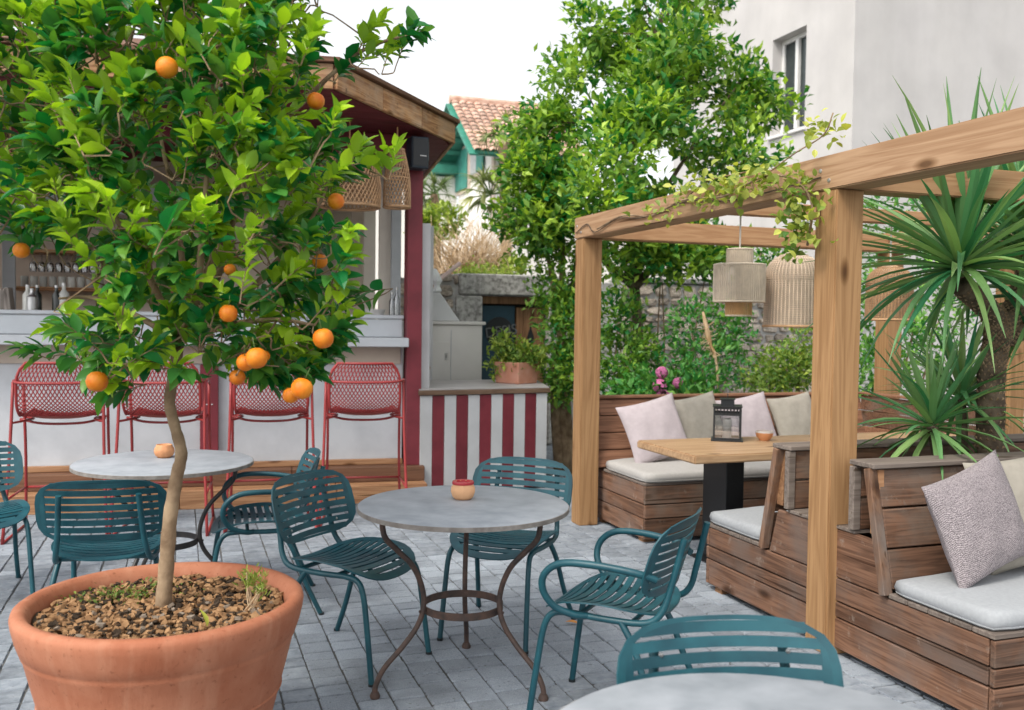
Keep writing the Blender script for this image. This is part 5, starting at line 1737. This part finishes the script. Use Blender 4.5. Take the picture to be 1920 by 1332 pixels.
# little plants in the pot
gw = thing('pot_weed', 'mat of tiny green weeds in the left back of the terracotta pot', 'weed', PC + Vector((-.10, .16, .55)))
N = 420
P3 = np.c_[nrs.normal(-.02, .085, N), nrs.normal(.02, .055, N), nrs.uniform(.0, .028, N)]
foliage(gw, SMALL, 'weed', frames(np.c_[nrs.normal(0, 1, N), nrs.normal(0, 1, N), nrs.uniform(.1, 1, N)], np.tile((0, 0, 1.), (N, 1)) + nrs.normal(0, .3, (N, 3)), nrs.uniform(.010, .02, N), P3), nrs.uniform(.1, .9, N), 'weed', 0, rest='leaves')
sp0 = at_z(470, 1145, .56)
sprout = thing('feathery_seedling', 'feathery pale seedlings with bare stalks at the right of the pot', 'seedling', (sp0.x, sp0.y, .55))
fs_ = MB(); tips = []
for k in range(7):
    a = nrs.uniform(0, 6.28); r_ = nrs.uniform(.0, .03)
    h = nrs.uniform(.09, .145)
    p0 = Vector((r_ * math.cos(a), r_ * math.sin(a), 0)); p1 = p0 + Vector((nrs.normal(0, .03), nrs.normal(0, .03), h))
    fs_.tube(curve([p0, p0.lerp(p1, .5) + Vector((nrs.normal(0, .008), 0, 0)), p1], 3), .0022, 5); tips.append(p1)
fs_.build('stalks', 'dry', sprout)
N = 160
tp3 = np.array([tuple(tips[i % 7]) for i in range(N)]) + nrs.normal(0, .012, (N, 3)) - np.array([0, 0, .01])
foliage(sprout, SMALL, 'weed', frames(np.c_[nrs.normal(0, .6, N), nrs.normal(0, .6, N), nrs.uniform(.4, 1, N)], np.tile((0, -1, .3), (N, 1)) + nrs.normal(0, .4, (N, 3)), nrs.uniform(.014, .03, N), tp3, nrs.uniform(.006, .012, N)), nrs.uniform(.5, 1, N), 'weed', 0, rest='leaves')
for (lab, p, m_, sc_, rot, cat) in (('yellow green fallen leaf standing in the pot mulch', at_z(388, 1175, .575), 'leaf_yellow', .06, (R(60), R(20), 1.0), 'leaf'),
                                    ('orange fallen leaf on the pavers by the right armchair', at_z(1085, 1170, .012), 'leaf_fallen', .07, (R(8), 0, .9), 'leaf')):
    lf = MB(); lf.v = [tuple(v) for v in OVAL[0] * sc_]; lf.f = list(OVAL[1])
    lo_ = lf.build('fallen_leaf', m_); lo_.location = (p.x, p.y, p.z); lo_.rotation_euler = rot
    tag(lo_, lab, cat)

# ------------------------------------------------------------------ generic bushes
def bush(parent, lobes, ncl, per, size, m, key, tone, singles=0, tmpl=SMALL, up=.35, spread=.09, name='leaf', seed=0, shell=.45):
    rs = np.random.RandomState(seed + 5)
    wts = np.array([l[1][0] * l[1][1] * l[1][2] for l in lobes]) ** .67; wts = wts / wts.sum()
    ids = rs.choice(len(lobes), ncl, p=wts)
    c = np.array([tuple(l[0]) for l in lobes])[ids]; r_ = np.array([l[1] for l in lobes])[ids]
    u = rs.normal(0, 1, (ncl, 3)); u /= np.linalg.norm(u, axis=1)[:, None]
    rad = shell + (1 - shell) * rs.rand(ncl) ** .6
    pc_ = c + u * r_ * rad[:, None] * (1 + .16 * np.sin(u[:, :1] * 7 + u[:, 2:] * 9 + ids[:, None]))
    n = ncl * per
    ii = np.repeat(np.arange(ncl), per)
    pos = pc_[ii] + rs.normal(0, spread, (n, 3))
    d = u[ii] * .8 + np.array([0, 0, up]) + rs.normal(0, .55, (n, 3))
    upv = np.array([0, 0, 1.]) + u[ii] * .6 + rs.normal(0, .35, (n, 3))
    t0 = rs.uniform(tone[0], tone[1], ncl)
    tn = np.clip(t0[ii] + rs.normal(0, .10, n), 0, 1)
    sz = size * rs.uniform(.65, 1.25, n)
    base = np.array(parent.location)
    foliage(parent, tmpl, key, frames(d, upv, sz, pos - base), tn, m, singles, name)
def lob(px, py, d, rx, ry, rz=None):
    """ellipsoid lobe: centre at a pixel and depth, radii given in pixels at that depth"""
    return (at(px, py, d), (rx * d / FPX, (rz or rx) * d / FPX, ry * d / FPX))

# the tall tree behind the pergola
tp0 = at(1215, 800, 9.3); tp0.z = 0
tree = thing('tall_evergreen', 'tall leafy evergreen tree rising behind the pergola against the sky', 'tree', tp0)
tk = MB(); base = Vector((0, 0, 0))
tops = [at(1230, 60, 9.6), at(1130, 230, 9.4), at(1330, 230, 9.4), at(1060, 350, 9.2), at(1390, 320, 9.6), at(1220, 420, 9.0)]
f0 = at(1190, 540, 9.3) - tp0
tk.tube(curve([(0, 0, -.1), (-.03, 0, .6), f0], 5), [.085, .08, .075, .07, .07, .065, .06, .06, .055, .055, .05], 9); 
for q in tops:
    tk.tube(curve([f0, f0.lerp(q - tp0, .5) + Vector((rnd.gauss(0, .1), rnd.gauss(0, .1), 0)), q - tp0], 4), [.045, .04, .036, .032, .028, .024, .02, .015, .01], 7)
tk.build('trunk', 'bark_dark', tree, smooth='all')
lobes = [lob(1230, -60, 9.8, 170, 120), lob(1250, 90, 9.6, 150, 110), lob(1110, 110, 9.6, 70, 120), lob(1120, 240, 9.2, 140, 110), lob(1320, 190, 9.6, 105, 110), lob(1420, 170, 9.7, 40, 40), lob(1370, 260, 9.5, 60, 75),
         lob(1040, 330, 9.2, 80, 110), lob(1190, 370, 8.9, 150, 110), lob(1320, 370, 9.2, 80, 80), lob(1050, 440, 9.2, 70, 60), lob(1290, 440, 9.0, 120, 60), lob(1180, 470, 9.0, 90, 50), lob(1005, 235, 9.3, 42, 55), lob(992, 330, 9.2, 38, 80), lob(1000, 420, 9.2, 40, 50), lob(1060, 180, 9.4, 60, 60)]
rs_ = random.Random(77)
clumps = []
for c_, r_ in lobes:
    vol = r_[0] * r_[2]
    for k in range(max(3, int(vol * 19))):
        v_ = Vector((rs_.gauss(0, 1), rs_.gauss(0, 1), rs_.gauss(0, 1))).normalized() * (rs_.random() ** .4)
        q_ = c_ + Vector((v_.x * r_[0], v_.y * r_[1], v_.z * r_[2]))
        s_ = rs_.uniform(.16, .36)
        clumps.append((q_, (s_ * 1.15, s_ * 1.15, s_ * .8)))
        tk2 = None
bush(tree, clumps, 2500, 9, .098, 'tree_leaf', 'laurel', (.0, 1.0), 300, seed=1, spread=.06, shell=.3)
lt = MB()
for q_, s_ in clumps[::2]:
    best = min((f0.lerp(q - tp0, t_) for q in tops for t_ in (.2, .4, .6, .8, 1)), key=lambda w: (w - (q_ - tp0)).length)
    lt.tube(curve([best, best.lerp(q_ - tp0, .5) + Vector((rs_.gauss(0, .04), rs_.gauss(0, .04), -.03)), q_ - tp0], 3), [.012, .011, .01, .009, .008, .006, .004], 5)
lt.build('limbs', 'bark_dark', tree, kind='stuff')

# climber round the gate, left of the far post
cl0 = at(1060, 800, 9.2); cl0.z = 0
climb = thing('gate_climber', 'leafy climber on a brown trunk right of the garden gate', 'climber', cl0)
ck = MB()
for q in ((1050, 330), (1020, 450), (1075, 500), (1090, 420)):
    e = at(*q, 9.3) - cl0
    ck.tube(curve([(rnd.gauss(0, .05), 0, -.05), Vector((rnd.gauss(0, .06), .05, 1.0)), e.lerp(Vector((0, 0, 1.2)), .4), e], 4), [.05, .048, .045, .042, .04, .038, .034, .03, .028, .024, .02, .015, .012], 7)
ck.build('trunk', 'bark', climb, smooth='all')
bush(climb, [lob(1050, 520, 9.2, 45, 80), lob(1060, 620, 9.1, 50, 80), lob(1050, 700, 9.0, 45, 55), lob(1015, 560, 9.3, 25, 40), lob(1030, 420, 9.3, 55, 60), lob(1095, 640, 9.0, 40, 90)], 430, 8, .075, 'tree_leaf', 'laurel', (.05, .75), 200, seed=2, spread=.06)

# shrubs behind the far bench
def shrub(label, px, d, lobes, ncl, per, size, m, tone, singles, seed, key='shrub', stems=5, tmpl=SMALL, name='garden_shrub'):
    p0 = at(px, 800, d); p0.z = 0
    t = thing(name, label, 'shrub', p0)
    s_ = MB()
    for k in range(stems):
        q = lobes[k % len(lobes)][0] - p0
        s_.tube(curve([(rnd.gauss(0, .06), rnd.gauss(0, .06), -.03), q * .5 + Vector((rnd.gauss(0, .05), 0, 0)), q], 4), [.016, .015, .014, .013, .012, .01, .008, .007, .006], 6)
    s_.build('stems', 'bark', t, smooth='all')
    bush(t, lobes, ncl, per, size, m, key, tone, singles, seed=seed, spread=.05, tmpl=tmpl)
    return t
shrub('dark glossy shrub against the far timber post behind the bench', 1165, 8.6, [lob(1160, 600, 8.6, 45, 60), lob(1170, 680, 8.5, 60, 70), lob(1215, 650, 8.7, 28, 30), lob(1150, 730, 8.4, 40, 40)], 240, 8, .07, 'tree_leaf', (.0, .62), 150, 3, 'laurel')
shrub('mid green shrub with a bare dead stalk behind the bench centre', 1320, 8.4, [lob(1295, 610, 8.4, 38, 55), lob(1350, 600, 8.5, 25, 70), lob(1320, 680, 8.3, 60, 65), lob(1385, 640, 8.5, 28, 55), lob(1280, 720, 8.2, 50, 40), lob(1390, 700, 8.4, 24, 24)], 290, 8, .06, 'shrub_leaf', (.05, .7), 150, 4)
shrub('yellowish green shrub left of the front timber post behind the bench', 1480, 8.2, [lob(1475, 690, 8.2, 55, 40), lob(1500, 650, 8.3, 25, 50), lob(1440, 720, 8.1, 40, 28)], 230, 8, .055, 'lime_leaf', (.1, .9), 120, 5, 'lime')
shrub('green shrubs beyond the pergola, behind the yucca', 1660, 8.8, [lob(1640, 560, 8.8, 40, 90), lob(1690, 640, 8.8, 60, 70), lob(1640, 690, 8.6, 45, 60), lob(1760, 600, 9, 60, 120), lob(1760, 420, 9.2, 70, 90), lob(1660, 420, 9.3, 50, 70)], 480, 8, .07, 'shrub_leaf', (.1, .9), 100, 6)
shrub('dark bush filling the corner under the tree, behind the bench', 1250, 9.3, [lob(1240, 490, 9.4, 90, 24), lob(1330, 475, 9.3, 80, 26), lob(1430, 470, 9.4, 60, 28)], 190, 8, .07, 'tree_leaf', (.05, .8), 80, 7, 'laurel')
ds = thing('dead_stalk', 'bare dead seed stalk standing among the green shrubs', 'stalk', Vector((at(1352, 740, 8.0).x, at(1352, 740, 8.0).y, 0)))
d0_ = ds.location
k_ = MB(); k_.tube(curve([Vector((0, 0, 0)), at(1345, 700, 8.0) - d0_, at(1330, 640, 8.0) - d0_, at(1318, 585, 8.0) - d0_], 6), [.010] * 8 + [.014] * 4 + [.022, .024, .022, .02, .018, .014, .008], 7); k_.build('stalk', 'dry', ds, smooth='all')
tw = MB()
for k in range(60):
    t_ = rnd.uniform(.42, .85); p_ = (at(lerp(1352, 1318, t_), lerp(740, 585, t_), 8.0) - d0_)
    tw.tube([p_, p_ + Vector((rnd.gauss(0, .05), rnd.gauss(0, .04), rnd.gauss(-.01, .03)))], .003, 4)
tw.build('husks', 'dry', ds, kind='stuff')
hg = thing('hydrangea', 'low hydrangea with pink flower heads behind the far bench', 'hydrangea', Vector((at(1255, 760, 8.0).x, at(1255, 760, 8.0).y, 0)))
hs_ = MB()
for (px, py, r_) in ((1241, 699, .05), (1237, 724, .058), (1271, 719, .045), (1243, 744, .06)):
    c = at(px, py, 7.9) - hg.location
    hs_.tube([(0, 0, 0), c * .6, c], .006, 5)
    fm = MB()
    for k in range(70):
        v = Vector((rnd.gauss(0, 1), rnd.gauss(0, 1), rnd.gauss(.2, 1))).normalized()
        s_ = v.orthogonal().normalized(); w_ = v.cross(s_); q_ = r_ * .36; an = rnd.uniform(0, 3)
        s_, w_ = s_ * math.cos(an) + w_ * math.sin(an), w_ * math.cos(an) - s_ * math.sin(an)
        fm.add([v * r_ + s_ * q_, v * r_ * 1.05 + w_ * q_, v * r_ - s_ * q_, v * r_ * 1.05 - w_ * q_], [(0, 1, 2, 3)])
    fm.build('flower_head', 'pink', hg, loc=c)
hs_.build('stems', 'stem', hg)
bush(hg, [lob(1215, 735, 8.1, 50, 30), lob(1290, 735, 8.0, 50, 26), lob(1180, 740, 8.1, 30, 22)], 150, 6, .085, 'shrub_leaf', 'shrub', (.1, .7), 80, seed=8, spread=.05)

# leafy plant in the square planter
pv = thing('planter_herb', 'bright green leafy herb growing in the square terracotta planter', 'herb', pl.location + Vector((0, 0, .165)))
pq = pv.location
sm_ = MB()
for (px, py) in ((935, 650), (960, 655), (985, 640), (1005, 655), (925, 690)):
    e = at_y(px, py, pq.y) - pq
    sm_.tube(curve([Vector((0, 0, 0)), e * .5 + Vector((0, 0, .02)), e], 4), .004, 5)
sm_.build('stems', 'stem', pv)
dpl = to_px(pq)[2]
bush(pv, [lob(978, 668, dpl, 32, 22), lob(945, 645, dpl, 18, 16), lob(1000, 672, dpl, 22, 16), lob(932, 690, dpl, 12, 14), lob(955, 680, dpl, 26, 14)], 150, 7, .06, 'lime_leaf', 'lime', (.15, 1), 150, seed=9, spread=.03)

# ------------------------------------------------------------------ vine on the pergola beam
vn = thing('beam_vine', 'light green vine trailing over the front beam and down the timber post', 'vine', (2.72, 3.6, 0))
vs_ = MB()
path = [(-.02, 2.3, 2.14), (-.025, 1.9, 2.19), (-.03, 1.5, 2.15), (-.03, 1.1, 2.20), (-.03, .7, 2.17), (-.035, .35, 2.22), (-.04, .1, 2.18), (-.035, -.05, 2.05), (-.03, -.02, 1.86)]
vs_.tube(curve(path, 6), .006, 6)
vs_.tube(curve([(-.03, .35, 2.22), (-.02, .1, 2.30), (.02, -.05, 2.36), (.03, -.1, 2.45)], 5), .0035, 5)
vs_.tube(curve([(-.03, 1.1, 2.2), (.0, .9, 2.28), (.05, .6, 2.29)], 5), .004, 5)
vs_.build('stem', 'bark', vn, smooth='all')
LPs = []; T_ = []
cvp = curve(path, 10)
for k in range(260):
    u = rnd.random() ** .8
    p = cvp[int(lerp(len(cvp) * .22, len(cvp) - 1, u))]
    LPs.append((p.x + rnd.gauss(-.02, .035), p.y + rnd.gauss(0, .07), p.z + rnd.gauss(.0, .045))); T_.append(rnd.uniform(.3, 1))
for k in range(90):
    LPs.append((rnd.gauss(-.01, .05), rnd.gauss(.75, .22), rnd.gauss(2.25, .04))); T_.append(rnd.uniform(.5, 1))
for k in range(40):
    LPs.append((rnd.gauss(.02, .04), rnd.gauss(-.06, .05), rnd.gauss(2.38, .05))); T_.append(rnd.uniform(.6, 1))
for k in range(80):
    LPs.append((rnd.gauss(-.05, .03), rnd.gauss(.02, .05), rnd.uniform(1.80, 2.12))); T_.append(rnd.uniform(.05, .6))
LPs = np.array(LPs); n = len(LPs)
foliage(vn, ROUND, 'vine', frames(nrs.normal(0, 1, (n, 3)) + np.array([-.5, -.3, .0]), nrs.normal(0, .5, (n, 3)) + np.array([-.3, -.3, 1.]), nrs.uniform(.03, .06, n), LPs), np.array(T_), 'vine_leaf', 300)

# ------------------------------------------------------------------ yuccas in the trough
BL = [blade_template(7, .05, .030), blade_template(7, .16, .030), blade_template(7, .42, .028)]
def yucca_head(parent, c, n, L, seed, lo=-.6, narrow=1.0, amax=1.0):
    rs = random.Random(seed)
    groups = [[], [], []]
    for k in range(n):
        az = k * 2.39996 + rs.uniform(-.2, .2)
        e = lerp(1.45, lo, ((k + .5) / n) ** .9) + rs.uniform(-.12, .12)
        d = (math.cos(az) * math.cos(e), math.sin(az) * math.cos(e), math.sin(e))
        g_ = 0 if e > .7 else (1 if e > .05 else 2)
        if rs.random() < .25:
            g_ = rs.choice([0, 1, 2])
        l_ = L * rs.uniform(.75, 1.1)
        groups[g_].append((d, l_, (c.x + d[0] * .03, c.y + d[1] * .03, c.z + d[2] * .02 - .05 * (k / n)), rs.uniform(.0, .9), rs.uniform(.8, 1.25) * narrow))
    for gi, (g_, tm) in enumerate(zip(groups, BL)):
        if not g_:
            continue
        D = np.array([x[0] for x in g_]); S = np.array([x[1] for x in g_]); P = np.array([x[2] for x in g_])
        up = np.tile((0, 0, 1.), (len(g_), 1)) + nrs.normal(0, .12, (len(g_), 3))
        Ms = frames(D, up, S, P, np.array([x[4] for x in g_]) * .66)
        foliage(parent, tm, 'blade%d' % gi, Ms, np.array([x[3] for x in g_]), 'yucca_leaf', 400, 'blade')
def yucca_trunk(parent, pts, r0, r1):
    cv = curve(pts, 9)
    n = len(cv)
    MB().tube(cv, [lerp(r0, r1, i / (n - 1)) * (1 + .05 * math.sin(i * 1.7)) for i in range(n)], 14).build('trunk', 'bark_dark', parent, smooth='all')
    # leaf scars: rows of small blunt scales
    sc_ = MB(); rs = random.Random(9)
    L_ = sum((cv[i + 1] - cv[i]).length for i in range(n - 1)); rows = int(L_ / .021)
    for i in range(rows):
        s_ = i / rows * (n - 1); j = min(int(s_), n - 2); p = cv[j].lerp(cv[j + 1], s_ - j); d = (cv[j + 1] - cv[j]).normalized()
        r_ = lerp(r0, r1, i / rows)
        a1 = d.orthogonal().normalized(); a2 = d.cross(a1)
        for k in range(13):
            a = 2 * PI * (k + .5 * (i % 2)) / 13
            o_ = a1 * math.cos(a) + a2 * math.sin(a); t_ = d.cross(o_)
            q = p + o_ * (r_ - .003)
            w_ = .011 * rs.uniform(.7, 1.1); h_ = rs.uniform(.006, .013)
            sc_.add([q - t_ * w_ - d * .008, q + t_ * w_ - d * .008, q + d * .012, q + o_ * h_ + d * .004], [(0, 1, 3), (1, 2, 3), (2, 0, 3)])
    sc_.build('leaf_scars', 'bark', parent, kind='stuff')
yy = 3.60
y1 = thing('big_yucca', 'big yucca with a scaly trunk and long arching green blades in the trough', 'yucca', (3.84, yy, .56))
o1 = Vector(y1.location)
def yp(px, py, y=yy):
    return at_y(px, py, y) - o1
ft = yp(1868, 640, 3.62)
yucca_trunk(y1, [Vector((0, 0, -.05)), Vector((.0, .0, .12)), yp(1858, 720, 3.6), ft], .075, .06)
yucca_trunk(y1, [ft, yp(1860, 590, 3.6), yp(1800, 535, 3.56)], .058, .05)
yucca_trunk(y1, [ft, yp(1905, 570, 3.68), yp(1935, 480, 3.75)], .058, .05)
yucca_head(y1, yp(1800, 490, 3.55), 120, .82, 1, -.35)
yucca_head(y1, yp(1930, 455, 3.75), 110, .84, 2, -.25)
yucca_trunk(y1, [ft, yp(1930, 610, 3.66), yp(1990, 560, 3.68)], .055, .05)
yucca_head(y1, yp(1985, 545, 3.68), 95, .74, 8, -.4)
y2 = thing('small_yucca', 'small yucca rosette in the trough close behind the nearest bench back', 'yucca', (3.50, 3.56, .56))
o2 = Vector(y2.location)
MB().tube(curve([(0, 0, -.03), (.0, .0, .15), at_y(1748, 800, 3.55) - o2], 5), .028, 8).build('trunk', 'bark_dark', y2, smooth='all')
yucca_head(y2, at_y(1748, 790, 3.55) - o2, 60, .50, 3, -.55, .8)
y3 = thing('middle_yucca', 'darker yucca rosette between the small one and the scaly trunk', 'yucca', (3.75, 3.68, .56))
o3 = Vector(y3.location)
MB().tube(curve([(0, 0, -.03), (.0, .0, .2), at_y(1800, 745, 3.7) - o3], 5), .028, 8).build('trunk', 'bark_dark', y3, smooth='all')
yucca_head(y3, at_y(1802, 738, 3.7) - o3, 60, .46, 4, -.5, .75)

# ------------------------------------------------------------------ palms and dry bush beyond the wall
FB_ = blade_template(4, .25, .05)
def palm(label, px, base_py, d, heads, seed, tone):
    p0 = at(px, base_py, d); p0.z = 0
    t = thing('fan_palm', label, 'palm', p0)
    top = at(heads[0][0], heads[0][1], d) - p0
    MB().tube(curve([(0, 0, 0), top * .5 + Vector((.05, 0, 0)), top], 6), .085, 9).build('trunk', 'bark', t, smooth='all')
    rs = random.Random(seed)
    D = []; S = []; P = []; T = []
    st_ = MB()
    for (hx_, hy_, rad, nf) in heads:
        c = at(hx_, hy_, d) - p0
        R_ = rad * d / FPX
        for k in range(nf):
            az = rs.uniform(0, 2 * PI); e = rs.uniform(-.7, 1.0)
            dr = Vector((math.cos(az) * math.cos(e), math.sin(az) * math.cos(e), math.sin(e)))
            q = c + dr * R_ * .5
            st_.tube([c, q], .012, 4)
            s_ = dr.orthogonal().normalized(); s_ = Matrix.Rotation(rs.uniform(0, 6), 3, dr) @ s_
            tn = rs.uniform(*tone)
            for j in range(11):
                a = lerp(-1.25, 1.25, j / 10)
                D.append(tuple(dr * math.cos(a) + s_ * math.sin(a) + Vector((0, 0, -.1)))); S.append(R_ * rs.uniform(.5, .65)); P.append(tuple(q)); T.append(tn)
    st_.build('leaf_stalks', 'stem', t, kind='stuff')
    n = len(D)
    foliage(t, FB_, 'fan', frames(np.array(D), np.tile((0, -.3, 1.), (n, 1)), np.array(S), np.array(P)), np.array(T), 'palm_leaf', 150, 'blade', 'blades')
palm('palm with drooping grey green fans and brown trunk left of the tall tree', 945, 480, 14.0, [(945, 255, 62, 13), (920, 365, 66, 18), (965, 330, 44, 8)], 1, (.35, 1.0))
palm('small green fan palm right of the burgundy post, by the far house', 815, 420, 17.0, [(815, 365, 48, 22)], 2, (.1, .6))
db = thing('dry_bush', 'dry brown twiggy bush growing above the stone wall', 'bush', Vector((at(885, 530, 13.2).x, at(885, 530, 13.2).y, 0)))
dbm = MB()
c0 = at(885, 545, 13.2) - db.location
for k in range(620):
    px = 885 + rnd.gauss(0, 48); py = 470 + rnd.gauss(0, 32)
    px = min(962, max(808, px)); py = max(404, py)
    e = at(px, py, 13.2 + rnd.gauss(0, .35)) - db.location
    s_ = c0 + Vector((rnd.gauss(0, .3), rnd.gauss(0, .25), 0))
    m_ = s_.lerp(e, .6) + Vector((rnd.gauss(0, .05), rnd.gauss(0, .05), rnd.gauss(.03, .05)))
    dbm.tube([s_, m_, e], [.007, .005, .003], 3)
dbm.tube([Vector((0, 0, 0)), c0 + Vector((0, 0, .05))], .05, 6)
dbm.build('twigs', 'dry', db, kind='stuff')
shrub('yellow green bush beside the burgundy post, before the far house', 830, 14.5, [lob(830, 415, 14.5, 38, 25), lob(800, 430, 14.5, 18, 25), lob(960, 505, 13, 25, 16)], 150, 8, .10, 'lime_leaf', (.5, 1), 60, 12, 'lime')
shrub('low yellow flowering plants along the top of the garden wall', 915, 11.6, [lob(915, 513, 11.6, 40, 8), lob(880, 516, 11.6, 30, 6), lob(945, 516, 11.6, 20, 5)], 130, 7, .05, 'lime_leaf', (.6, 1), 60, 13, 'lime', name='wall_plants')
